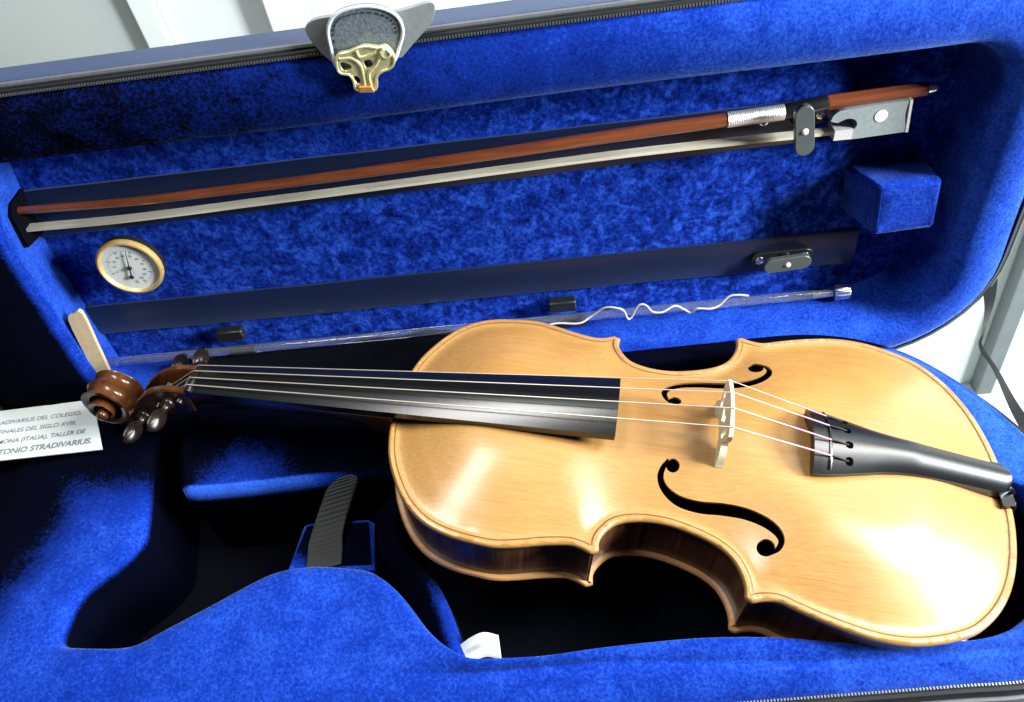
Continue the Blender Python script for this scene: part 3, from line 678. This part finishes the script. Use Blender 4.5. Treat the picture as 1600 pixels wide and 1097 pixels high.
# ------------------------------------------------------------------ bow
bl = tuple(LW(-95, 118, 22))
BW = thing('bow', 'brown violin bow with grey frog clipped across the open lid', 'bow', bl)
def bp_(name, vf, mat, parent=BW, **k): o = ob(name, off(vf[0], bl), vf[1], mat, parent, **k); fix(o, 40); return o
sk = catmull([(-379, 122.6), (-310, 119.5), (-255, 119.3), (-186, 119.8), (-126, 120.9), (-68, 122.4), (-10, 124.3), (60, 125.8)], 8)
bp_('stick', tube([LW(a, b, 20) for a, b in sk], [2.5 + 1.7 * i / len(sk) for i in range(len(sk))], 16), 'pernambuco')
wd = np.array([LW(60 + 33 * t, 125.7 + .7 * t, 20) for t in np.linspace(0, 1, 67)])
bp_('silver_winding', tube(wd, [4.5 + (.25 if i % 2 else 0) for i in range(67)], 20), 'silver')
bp_('thumb_grip', tube([LW(92.5, 126.3, 20), LW(96, 126.7, 20), (LW(118, 129.0, 20))], [3.2, 4.4, 4.3], 18), 'plastic')
bp_('butt', tube([LW(117, 129.0, 20), LW(119, 129.1, 20), LW(174, 130.3, 20)], [4.3, 4.5, 4.1], 8), 'pernambuco')
bp_('adjuster', lathe(LW(172, 130.3, 20), LW(180, 130.5, 20) - LW(172, 130.3, 20), [(0, 3.6), (2, 3.7), (2.4, 3.2), (6, 3.3), (8, 2.7), (9.6, 1.2)], 20), 'steel')
hr = [(-381, 109.5), (-315, 107.6), (-230, 108.3), (-149, 109.2), (-69, 110.4), (9, 111.3), (98, 110.2), (128, 110.0)]
hc = catmull(hr, 8); V, F = [], []
for i, (a, b) in enumerate(hc):
    for dd, ss in ((17, 0), (17, -1.9), (24, -1.9), (24, 0)): V.append(LW(a, b + 1.0 + ss, dd))
for i in range(len(hc) - 1):
    for k in range(4): F.append((i * 4 + k, i * 4 + (k + 1) % 4, (i + 1) * 4 + (k + 1) % 4, (i + 1) * 4 + k))
bp_('bow_hair', (V, F), 'hair')
fg = catmull([(119.7, 119.5), (121.0, 123.2), (124, 125.6)], 3).tolist() + catmull([(124, 125.6), (140, 126.4), (163.4, 127.2)], 3).tolist()[1:] + catmull([(163.4, 127.2), (162.6, 122), (163.2, 115), (166.0, 107.0)], 4).tolist()[1:] + catmull([(166, 107), (150, 106.6), (133.0, 106.2)], 3).tolist()[1:] + [(130, 107), (129.5, 110.5)] + catmull([(129.5, 110.5), (133.5, 112), (135.6, 115.5), (133.5, 119), (129, 120), (124, 118)], 4).tolist()[1:]
FR = bp_('frog', prism(fg, [], LW, 14.5, 25.5), 'frog'); bevel(FR, .8)
bp_('pearl_eye', lathe(LW(148.5, 119.4, 15), -ud, [(0, 3.6), (.9, 3.6), (1.0, 2.6), (.95, .4)], 24), 'pearl', FR)
v, f = box(0, 0, 0, 10.5, 6.5, 12.5); bp_('ferrule', ([LW(128.2 + a[0], 110.2 + a[1] + a[0] * -.02, 20 + a[2]) for a in v], f), 'silver', FR); 
v, f = box(0, 0, 0, 1.6, 20.5, 11.6); bp_('end_plate', ([LW(165.0 + a[0] - .08 * a[1], 117 + a[1], 20 + a[2]) for a in v], f), 'silver', FR)

# ------------------------------------------------------------------ printed card
cdl = (-430, 65, -26)
CDT = thing('printed_card', 'white card with grey Spanish lettering lying left of the violin scroll', 'card', cdl)
cv4 = [(-490, 93.3), (-398.9, 95.6), (-387.5, 85.9), (-370.4, 49.6), (-490, 48.4)]
tc_ = lambda x, y, d: np.array([x, y, -19.5 + d])
o = ob('card', off(prism(cv4, [], tc_, -.8, 0)[0], cdl), prism(cv4, [], tc_, -.8, 0)[1], 'paper', CDT, False); fix(o)
for i, (txt, rx, ry, sz, bold) in enumerate((('STRADIVARIUS DEL COLEGIO,', -396.5, 82.6, 5.1, .0), ('FINALES DEL SIGLO XVIII,', -397.5, 74.0, 5.1, .0), ('CREMONA (ITALIA), TALLER DE', -388.0, 65.2, 5.2, .03), ('ANTONIO STRADIVARIUS.', -380.0, 55.8, 6.5, .14))):
    p = np.array((rx, ry, -19.2)) - np.array(cdl)
    font_ob('printed_line', txt, sz, 'print', CDT, frameM(p, (1, 0.035, 0), (0.06, 1, 0)), bold, 'RIGHT', 1.0)

# ------------------------------------------------------------------ VIOLIN
Bm = np.array([[0.9720046, 0.2007957, 0.1220174], [-0.2023073, 0.9793221, 0.0], [-0.1194943, -0.024685, 0.9925280]])
mv = Matrix.Identity(4)
for r in range(3):
    for c in range(3): mv[r][c] = Bm[r][c]
mv.translation = Vector(Bm @ np.array([-160, 0, 0])) * MM
VN = thing('violin', 'honey brown violin lying in the open blue velvet case', 'violin', None, mat=mv)
def vp(name, vf, mat, parent=VN, ang=40, **k): o = ob(name, vf[0], vf[1], mat, parent, **k); fix(o, ang); return o
s1 = [(0, 0), (0.2, 12), (1.5, 22), (4.5, 35), (9.5, 47), (18, 61), (27, 71), (38, 78.5), (52, 83), (67, 84.8), (77, 85), (88, 83), (103, 79), (114, 77), (119, 77), (124, 78.3), (128.5, 80.3)]
s2 = [(132.8, 78.3), (132.4, 72), (135.5, 65.5), (142, 59.3), (154, 56), (168, 56), (181.5, 59), (193, 63.3), (201.7, 69.3), (206.8, 77.5), (209, 85.5), (208.8, 91.5)]
s3 = [(212, 93.6), (218, 91.5), (226, 90.8), (236, 94), (251, 98.5), (270, 102.5), (285, 103), (298, 101), (313, 96), (325, 89.5), (337, 77.5), (346, 63), (352.5, 46), (356.5, 28), (358, 14), (358.6, 0)]
half = np.vstack([catmull(s1, 5), catmull(s2, 5), catmull(s3, 5)])
mir = half[1:-1][::-1] * np.array([1, -1]); OUT = np.vstack([half, mir])          # closed outline
def resample(P, step):
    P = np.vstack([P, P[:1]]); L = np.r_[0, np.cumsum(np.linalg.norm(np.diff(P, axis=0), axis=1))]; n = int(L[-1] / step); s = np.linspace(0, L[-1], n, endpoint=False)
    return np.stack([np.interp(s, L, P[:, 0]), np.interp(s, L, P[:, 1])], 1)
OUTL = resample(OUT, 2.2)
def dist_to(P, poly):
    A = poly; B_ = np.roll(poly, -1, 0); D_ = B_ - A; out = np.full(len(P), 1e9)
    for a, d in zip(A, D_):
        t = np.clip(((P - a) @ d) / (d @ d + 1e-12), 0, 1); q = P - a - t[:, None] * d; out = np.minimum(out, np.hypot(q[:, 0], q[:, 1]))
    return out
AG = 2.0; axs = np.arange(-4, 364, AG); ays = np.arange(-110, 111, AG); AX, AY = np.meshgrid(axs, ays, indexing='ij')
AP = np.stack([AX.ravel(), AY.ravel()], 1); AD = dist_to(AP, OUTL) * np.where(pip(OUTL, AP), 1, -1)
t_ = np.clip((AD - 6) / 50, 0, 1); AH = (.42 * (1 - (1 - t_) ** 2) + .58 * (t_ * t_ * (3 - 2 * t_))) * 14.5 * (1 - .12 * ((AP[:, 0] - 180) / 180) ** 2)
AH = AH.reshape(AX.shape); msk = (AD > 6.5).reshape(AX.shape)
for _ in range(45):
    L_ = (np.roll(AH, 1, 0) + np.roll(AH, -1, 0) + np.roll(AH, 1, 1) + np.roll(AH, -1, 1)) / 4; AH = np.where(msk, AH * .2 + L_ * .8, 0)
def arch(P):
    P = np.atleast_2d(np.asarray(P, float)); d = dist_to(P, OUTL)
    zc = 0.5 - 1.2 * sst(d, 1.5, 6.5) + .7 * sst(d, 7, 20)
    fx = (P[:, 0] + 4) / AG; fy = (P[:, 1] + 110) / AG; i = np.clip(fx.astype(int), 0, AH.shape[0] - 2); j = np.clip(fy.astype(int), 0, AH.shape[1] - 2); fx = fx - i; fy = fy - j
    h = AH[i, j] * (1 - fx) * (1 - fy) + AH[i + 1, j] * fx * (1 - fy) + AH[i, j + 1] * (1 - fx) * fy + AH[i + 1, j + 1] * fx * fy
    return zc + h * 1.04
# f-holes: centre line with widths, near side, mirrored for the far one
fpath = [(166.0, -20.5, 3), (163.4, -25.0, 5.0), (162.4, -31.0, 6.0), (165.6, -37.0, 7.5), (173.5, -42.0, 9.5), (184.7, -44.2, 10.5), (196.8, -44.4, 11.0), (208.8, -46.0, 10.5), (218.5, -49.8, 9.5), (224.6, -54.5, 8.0), (227.2, -59.5, 5.5), (225.6, -64.0, 4.5), (221.5, -66.6, 3.5)]
fc = catmull(fpath, 5); ctr = fc[:, :2]; T_ = np.gradient(ctr, axis=0); T_ /= np.linalg.norm(T_, axis=1)[:, None]; Nf = np.stack([-T_[:, 1], T_[:, 0]], 1)
wv = fc[:, 2:3] * .30
band_poly = np.vstack([ctr + Nf * wv, (ctr - Nf * wv)[::-1]])
def circ(c, r, n=18, e=1.0): return np.array([(c[0] + r * math.cos(2 * math.pi * k / n), c[1] + r * e * math.sin(2 * math.pi * k / n)) for k in range(n)])
FH = [band_poly, circ((168.6, -23.6), 3.9), circ((219.6, -63.6), 4.6), np.array([(194, -48.2), (196, -40.2), (198, -48.2)]) * 1.0]
FH = FH[:3]
FHm = [h * np.array([1, -1]) for h in FH]
OI = offset_poly(OUTL, 1.3)
gx, gy = np.meshgrid(np.arange(2, 358, 2.4), np.arange(-104, 105, 2.4)); gx = gx + (np.arange(gx.shape[0]) % 2)[:, None] * 1.2
G = np.stack([gx.ravel(), gy.ravel()], 1); G = G[pip(OI, G)]; G = G[dist_to(G, OI) > 1.1]
for h in FH + FHm: G = G[dist_to(G, h) > .8]
pts = []; edges = []
for lp in [OI] + FH + FHm:
    k = len(pts); n = len(lp); pts += [Vector((float(p[0]), float(p[1]))) for p in lp]; edges += [(k + i, k + (i + 1) % n) for i in range(n)]
pts += [Vector((float(p[0]), float(p[1]))) for p in G]
v_, e_, f_, *_r = delaunay_2d_cdt(pts, edges, [], 0, 1e-5)
v_ = np.array([(p[0], p[1]) for p in v_]); tri = np.array([t for t in f_ if len(t) == 3]); cen = v_[tri].mean(1); keep = pip(OI, cen)
inh = np.zeros(len(cen), bool)
for h in FH + FHm: inh |= pip(h, cen)
def plate(tri_, zf, flip):
    zt = zf(v_); n = len(v_); V = [(p[0], p[1], z) for p, z in zip(v_, zt)]
    F = [tuple(q if not flip else q[::-1]) for q in tri_]
    return V, F, n
a_ = v_[tri[:, 1]] - v_[tri[:, 0]]; b_ = v_[tri[:, 2]] - v_[tri[:, 0]]; cr_ = a_[:, 0] * b_[:, 1] - a_[:, 1] * b_[:, 0]
tri[cr_ < 0] = tri[cr_ < 0][:, ::-1]; ok = keep & (abs(cr_) > 1e-6); top_tri = tri[ok & ~inh]; back_tri = tri[ok]
def used(V, F):
    V = np.array(V); u = sorted({i for f in F for i in f}); mp = {a: b for b, a in enumerate(u)}; return V[u].tolist(), [tuple(mp[i] for i in f) for f in F]
# top plate with rounded edge and thickness in the f-holes
V, F, n = plate(top_tri, arch, False)
ed = {}
for q in top_tri:
    for i in range(3):
        a, b = int(q[i]), int(q[(i + 1) % 3])
        if (b, a) in ed: del ed[(b, a)]
        else: ed[(a, b)] = 1
dO = dist_to(v_, OI)
hole_e = [(a, b) for a, b in ed if not (dO[a] < .02 and dO[b] < .02)]
low = {}
for a, b in hole_e:
    for i in (a, b):
        if i not in low: low[i] = len(V); V.append((V[i][0], V[i][1], V[i][2] - 1.5))
F += [(b, a, low[a], low[b]) for a, b in hole_e]
k = len(V); no = len(OUTL)
rimv = [[(p[0], p[1], z) for p, z in zip(OI, arch(OI))], [(p[0], p[1], -.35) for p in offset_poly(OUTL, .25)], [(p[0], p[1], -1.4) for p in OUTL], [(p[0], p[1], -2.8) for p in OUTL], [(p[0], p[1], -3.8) for p in offset_poly(OUTL, 1)], [(p[0], p[1], -3.9) for p in offset_poly(OUTL, 5)]]
Vr, Fr = loft(rimv)
V2, F2 = used(V, F); V3, F3 = join((V2, F2), (Vr, Fr))
top = vp('top_plate', (V3, F3), 'spruce', ang=50)
me = top.data; bm = bmesh.new(); bm.from_mesh(me); bmesh.ops.remove_doubles(bm, verts=bm.verts, dist=2e-5); bm.to_mesh(me); bm.free(); fix(top, 50)
# purfling line
for d in (3.9,):
    a = offset_poly(OUTL, d - .35); b = offset_poly(OUTL, d + .35); za = arch(a) + .12; zb = arch(b) + .12
    m_ = (np.abs(a[:, 1]) > 18) | ((a[:, 0] > 20))
    V, F = loft([[(p[0], p[1], z) for p, z in zip(a, za)], [(p[0], p[1], z) for p, z in zip(b, zb)]]); vp('purfling', (V, F), 'purfling', ang=80)
# ribs and back
RO = offset_poly(OUTL, 3.0); V, F = loft([[(p[0], p[1], z) for p in RO] for z in (-3.6, -14, -28, -39.5)]); vp('ribs', (V, F), 'rib', ang=50)
bz = lambda P: -43.0 - (arch(P) - .5) * .95
V, F, n = plate(back_tri, bz, True); V2, F2 = used(V, F)
Vr, Fr = loft([[(p[0], p[1], z) for p, z in zip(OI, bz(OI))], [(p[0], p[1], -41.9) for p in OUTL], [(p[0], p[1], -40.4) for p in OUTL], [(p[0], p[1], -39.4) for p in offset_poly(OUTL, .8)], [(p[0], p[1], -39.3) for p in offset_poly(OUTL, 6)]])
vp('back_plate', join((V2, F2), (Vr, Fr)), 'edge', ang=50)
LNI = resample(offset_poly(OUTL, 5), 6); v3_, t3_ = cdt([LNI]); vp('interior_shade', ([(p[0], p[1], -7) for p in v3_], [tuple(q) for q in t3_]), 'hole', ang=80)  # black sheet added inside the body to darken the f-holes
# neck
def section(x, w, ztop, depth, n=12):
    return [(x, w * math.cos(a), ztop - depth * abs(math.sin(a)) ** .8) for a in np.linspace(0, -math.pi, n)]
secs = [section(x, w, zt, dp) for x, w, zt, dp in ((-134, 12, -6, 16), (-126, 12, -5.5, 16), (-118, 12, -5, 14), (-80, 13.3, -1.5, 14.5), (-40, 15, 2.2, 15.5), (-22, 15.8, 4, 19), (-12, 16, 5, 28), (-4, 16.3, 6, 40), (2, 16.5, 6.5, 44))]
V = [p for s in secs for p in s]; F = []; n = 12
for i in range(len(secs) - 1):
    for k in range(n - 1): F.append((i * n + k, i * n + k + 1, (i + 1) * n + k + 1, (i + 1) * n + k))
    F.append((i * n + n - 1, i * n, (i + 1) * n, (i + 1) * n + n - 1))
F += [tuple(range(n)), tuple((len(secs) - 1) * n + k for k in range(n))]
vp('neck', (V, F), 'maple')
# fingerboard
def fb_z(x): return 0 + (x + 130) / 264 * 33.0 - 0.5
V, F = [], []; nk = 17
for j, x in enumerate(np.linspace(-130, 134, 45)):
    t = (x + 130) / 264; hw = 12 + 9 * t; sag = 1.7 + 4.2 * t
    zc = fb_z(x)
    for k in range(nk):
        y = hw * (-1 + 2 * k / (nk - 1)); V.append((x, y, zc - sag * (y / hw) ** 2))
    V.append((x, hw - .3, zc - sag - 5)); V.append((x, 0, zc - sag - 5 + (1.5 if x > 5 else 0))); V.append((x, -hw + .3, zc - sag - 5))
nr = nk + 3
for j in range(44):
    for k in range(nr): F.append((j * nr + k, j * nr + (k + 1) % nr, (j + 1) * nr + (k + 1) % nr, (j + 1) * nr + k))
F += [tuple(range(nr))[::-1], tuple(44 * nr + k for k in range(nr))]
vp('fingerboard', (V, F), 'ebony', ang=30)
V, F = [], []
for x, dz in ((-134.5, -3), (-134, .6), (-132, 1.3), (-130, .8), (-129.9, -3)):
    for k in range(9): y = 12 * (-1 + k / 4); V.append((x, y, -.3 - 1.6 * (y / 12) ** 2 + dz))
for x in (-134.5, -129.9):
    for k in range(9): y = 12 * (-1 + k / 4); V.append((x, y, -8))
for j in range(4):
    for k in range(8): F.append((j * 9 + k, j * 9 + k + 1, (j + 1) * 9 + k + 1, (j + 1) * 9 + k))
for k in range(8): F.append((k, k + 1, 45 + k + 1, 45 + k)); F.append((36 + k, 36 + k + 1, 54 + k + 1, 54 + k))
F += [(0, 9, 18, 27, 36, 54, 45), (8, 17, 26, 35, 44, 62, 53)]
vp('nut', (V, F), 'ebony_gloss')
# pegbox: two cheeks, a floor, and the scroll
topl = catmull([(-133, -5), (-142, -4.5), (-152, -6.5), (-164, -13), (-174, -23), (-181, -34), (-184, -42)], 5)
botl = catmull([(-133, -23), (-144, -27), (-158, -35), (-172, -44), (-184, -51.5), (-194, -56), (-200, -57)], 5)
def hwx(x): return 12.0 + (-133 - x) * -.055
PB = None
def cheek(sg):
    V, F = [], []; n = len(topl)
    for (a, b) in zip(topl, botl):
        for (p, yo, dz) in ((a, 0, -.6), (a, -1.0, .4), (a, -4.2, .4), (a, -4.9, -.6), (b, -4.9, 0), (b, -1.2, 0), (b, 0, 1.2)):
            V.append((p[0], sg * (hwx(p[0]) + yo), p[1] + dz))
    for i in range(n - 1):
        for k in range(7): F.append((i * 7 + k, i * 7 + (k + 1) % 7, (i + 1) * 7 + (k + 1) % 7, (i + 1) * 7 + k))
    F += [tuple(range(7)), tuple((n - 1) * 7 + k for k in range(7))]
    return V, F
PB = vp('pegbox', join(cheek(-1), cheek(1)), 'maple')
V, F = [], []
for (a, b) in zip(topl, botl):
    for yo in (-1, -.4, .4, 1): V.append((b[0], yo * (hwx(b[0]) - .4), b[1] - (1.5 if abs(yo) < .5 else 0)))
    for yo in (1, -1): V.append((b[0], yo * (hwx(b[0]) - .4), b[1] + 5))
for i in range(len(topl) - 1):
    for k in range(6): F.append((i * 6 + k, i * 6 + (k + 1) % 6, (i + 1) * 6 + (k + 1) % 6, (i + 1) * 6 + k))
F += [tuple(range(6)), tuple((len(topl) - 1) * 6 + k for k in range(6))]
vp('pegbox_floor', (V, F), 'maple', PB)
sc = np.array([-201.5, -37.5]); V, F = [], []; turns = 2.3; ns = 150; A0 = math.radians(-38)
for i in range(ns + 1):
    t = i / ns; th = A0 - t * turns * 2 * math.pi
    ro = 21.5 * (1 - t) ** 0.78 * (1 - .0 * t) + 4.2; ro = min(ro, 21.5)
    wy = 7.2 + 12.5 * t ** .85 if t < .96 else 19.4 - (t - .96) * 20
    if t < .12: wy = 9.3 - 2.1 * t / .12 + 12.5 * t ** .85
    ro *= .86; wy = wy * (1 - .15 * float(sst(t, 0, .3)))
    thick = 6.6 * (1 - .55 * t)
    sec = []
    for k in range(25):
        u = -1 + k / 12; fl = 3.6 * (1 - .6 * t) * abs(math.sin(math.pi * u)) ** .75 if abs(u) < .97 else .0
        sec.append((ro - fl - (.8 if abs(u) > .97 else 0), wy * u))
    sec += [(ro - thick * .45, wy * 1.0), (ro - thick, wy * .93), (ro - thick, -wy * .93), (ro - thick * .45, -wy * 1.0)]
    for r_, y in sec: r_ = max(r_, .3); V.append((sc[0] + r_ * math.cos(th), y, sc[1] + r_ * math.sin(th)))
m_ = 29
for i in range(ns):
    for k in range(m_): F.append((i * m_ + k, i * m_ + (k + 1) % m_, (i + 1) * m_ + (k + 1) % m_, (i + 1) * m_ + k))
F += [tuple(range(m_)), tuple(ns * m_ + k for k in range(m_))]
vp('scroll', join((V, F), lathe((sc[0], -18.5, sc[1]), (0, 1, 0), [(0, 1.2), (.4, 2.7), (1.5, 3.8), (3, 4.0), (34, 4.0), (35.5, 3.8), (36.6, 2.7), (37, 1.2)], 20)), 'maple', PB, ang=32)
def peg(x, z, sg, tilt):
    c = (x, 0, z); axd = np.array([tilt, sg, 0.02])
    p = vp('tuning_peg', lathe((x - tilt * 12 * 0, -sg * 14, z), axd, [(0, 2.6), (1, 3.0), (26, 3.4), (27, 4.2), (28.5, 4.6), (30, 4.2), (31, 3.0), (34, 2.4), (36, 2.8)], 20), 'ebony_gloss')
    a = axd / np.linalg.norm(axd); h0 = np.array([x, -sg * 14, z]) + a * (42 if sg < 0 else 38)
    V, F = [], []; ns_, nr_ = 20, 10    # heart-shaped thumb piece: flattened disc
    e1 = a; e2 = np.cross(a, (0.75, 0, .65)); e2 /= np.linalg.norm(e2); e3 = np.cross(e1, e2)
    for i in range(nr_ + 1):
        ph = -math.pi / 2 + math.pi * i / nr_
        for k in range(ns_):
            th = 2 * math.pi * k / ns_; rr_ = math.cos(ph) * (1 + .12 * math.cos(2 * th))
            V.append(h0 + e1 * 7.5 * rr_ * math.cos(th) + e2 * 6.2 * rr_ * math.sin(th) + e3 * 2.6 * math.sin(ph) * (1 - .35 * math.cos(ph)))
    for i in range(nr_):
        for k in range(ns_): F.append((i * ns_ + k, i * ns_ + (k + 1) % ns_, (i + 1) * ns_ + (k + 1) % ns_, (i + 1) * ns_ + k))
    vp('peg_head', (V, F), 'ebony_gloss', p)
    vp('peg_pip', lathe(h0 + e1 * 6.8, e1, [(0, 1.6), (1.6, 1.8), (2.4, 1.0)], 12), 'ebony_gloss', p)
peg(-146, -15, -1, -.06); peg(-168, -33, -1, -.08); peg(-158, -23, 1, -.06); peg(-141, -14, 1, -.04)
# bridge
BX = 194.0
zf = lambda y: float(arch([(BX, y)])[0])
zb = 45.2; tr = 42.0
topc = [(y, zb - (tr - math.sqrt(tr * tr - y * y)) + .0) for y in np.linspace(18.5, -18.5, 15)]
bo = topc + [(-20.2, 38.5), (-19.6, 34), (-17.3, 30), (-15.8, 27.5), (-16.2, 24.5), (-19, 21.5), (-20.8, 18.2), (-21.2, zf(-21) + 2.6), (-22.2, zf(-22) + .3), (-11.2, zf(-11) + .1), (-11.4, zf(-11) + 2.4), (-8, 19.4), (-3, 20.4), (3, 20.4), (8, 19.4), (11.4, zf(11) + 2.4), (11.2, zf(11) + .1), (22.2, zf(22) + .3), (21.2, zf(21) + 2.6), (20.8, 18.2), (19, 21.5), (16.2, 24.5), (15.8, 27.5), (17.3, 30), (19.6, 34), (20.2, 38.5)]
heart = catmull([(0, 26.2), (2.0, 28.5), (4.8, 31), (4.4, 34), (2.2, 34.2), (.9, 32), (0, 36.2), (-.9, 32), (-2.2, 34.2), (-4.4, 34), (-4.8, 31), (-2.0, 28.5)], 3, True)
kid = lambda s: catmull([(s * 9.5, 25.5), (s * 12.8, 26.5), (s * 13.2, 30.5), (s * 15.2, 33.5), (s * 13.2, 35.8), (s * 10.4, 33.5), (s * 9.2, 29.5)], 3, True)
def bfr(y, z, d):
    k = np.clip((z - 14) / 31, 0, 1); th = 2.3 - 1.35 * k
    return (BX + d * th + .03 * (z - 14), y, z)
vp('bridge', prism(bo, [heart, kid(1), kid(-1)], bfr, -1, 1), 'bridge', ang=30)
# tailpiece
hwp = [(243, 22.6), (249, 22.0), (256, 20.6), (264, 18.6), (273, 16.3), (283, 13.8), (295, 12.0), (310, 11.0), (330, 10.3), (345, 9.9), (351, 9.2), (354.5, 7.2)]
H_ = catmull(hwp, 5); V, F = [], []; nk = 13
def tz(x): return np.interp(x, [243, 300, 354], [28.5, 23.0, 13.5])
def tsag(hw): return 4.4 * (hw / 22) + 3.4
for x, hw in H_:
    for k in range(nk):
        y = hw * (-1 + 2 * k / (nk - 1)); u = abs(y / hw); V.append((x, y, tz(x) - tsag(hw) * u ** 2 - .9 * u ** 8))
    V.append((x, hw * .93, tz(x) - tsag(hw) - 7)); V.append((x, 0, tz(x) - 5.5)); V.append((x, -hw * .93, tz(x) - tsag(hw) - 7))
nr = nk + 3
for j in range(len(H_) - 1):
    for k in range(nr): F.append((j * nr + k, j * nr + (k + 1) % nr, (j + 1) * nr + (k + 1) % nr, (j + 1) * nr + k))
F += [tuple(range(nr))[::-1], tuple((len(H_) - 1) * nr + k for k in range(nr))]
TP = vp('tailpiece', (V, F), 'tailpiece', ang=35)
def tsurf(x, y): hw = np.interp(x, H_[:, 0], H_[:, 1]); u = abs(y / hw); return tz(x) - tsag(hw) * u ** 2 - .9 * u ** 8
fr_ = [(252, y, tsurf(252, y) + .25) for y in np.linspace(-19.5, 19.5, 15)]
vp('string_saddle', tube(fr_, .85, 8), 'ebony', TP)
ends = []
for y in (-14, -5, 5, 14):
    ends.append((262.5, y * .98))
    x, yy = 262.5, y * .98; z = tsurf(x, yy)
    slot = [(x - 9, yy - .55), (x - 2, yy - .6), (x - 1.8, yy - 1.6), (x, yy - 2.2), (x + 1.8, yy - 1.6), (x + 2.2, yy), (x + 1.8, yy + 1.6), (x, yy + 2.2), (x - 1.8, yy + 1.6), (x - 2, yy + .6), (x - 9, yy + .55)]
    vp('string_slot', prism(slot, [], lambda a, b, d: (a, b, tsurf(a, b) + d), .12, -1.0), 'hole', TP, smooth=False)
tg_ = catmull([(350, -5, 9.0), (356, -5.5, 7), (360.5, -4, 0), (361.5, 0, -8), (360.5, 4, 0), (356, 5.5, 7), (350, 5, 9.0)], 5)
vp('tailgut', tube(tg_, 1.1, 8), 'ebony_gloss', TP)
vp('saddle', prism([(351.5, -15), (358.2, -14), (358.9, 0), (358.2, 14), (351.5, 15), (350.8, 0)], [], lambda x, y, d: (x, y, d), 3.2, -3.0), 'ebony', ang=30)
vp('end_button', lathe((357, 0, -17), (1, 0, 0), [(0, 4), (3, 4), (5, 6.5), (9, 7.2), (11, 6.5), (12, 3)], 24), 'ebony_gloss')
# strings
sy = [-16.3, -5.5, 5.5, 16.3]; ny = [-8.2, -2.8, 2.8, 8.2]; rad = [.36, .33, .29, .23]
pegp = [(-146, -15), (-168, -33), (-158, -23), (-141, -14)]
for i in range(4):
    bzt = zb - (tr - math.sqrt(tr * tr - sy[i] ** 2)) + .3
    bx_ = BX + .03 * 30
    e = ends[i]
    nz = -.3 - 1.6 * (ny[i] / 12) ** 2 + 1.5
    s_ = vp('string', tube([(pegp[i][0], ny[i] * .55, pegp[i][1] + 3), (-134, ny[i], nz - .6), (-132, ny[i], nz), (bx_ - 1.5, sy[i], bzt), (bx_, sy[i], bzt + .25), (bx_ + 1.5, sy[i], bzt), (252, e[1], tsurf(252, e[1]) + 1.3)], rad[i], 8), 'string')
    vp('string_end', tube([(252, e[1], tsurf(252, e[1]) + 1.3), (256, e[1], tsurf(256, e[1]) + 1.0), (262, e[1], tsurf(262, e[1]) - .2)], .5, 8), 'cord', s_)
    a = np.array([252, e[1], tsurf(252, e[1]) + 1.3]); b = np.array([bx_ + 1.5, sy[i], bzt])
    vp('silk_winding', tube([a + (b - a) * t for t in (0.0, .35)] if i != 1 else [a + (b - a) * t for t in (0, .45)], rad[i] + .14, 8), 'string_red', s_)
# small knot mark on the belly
bpy.context.view_layer.update()
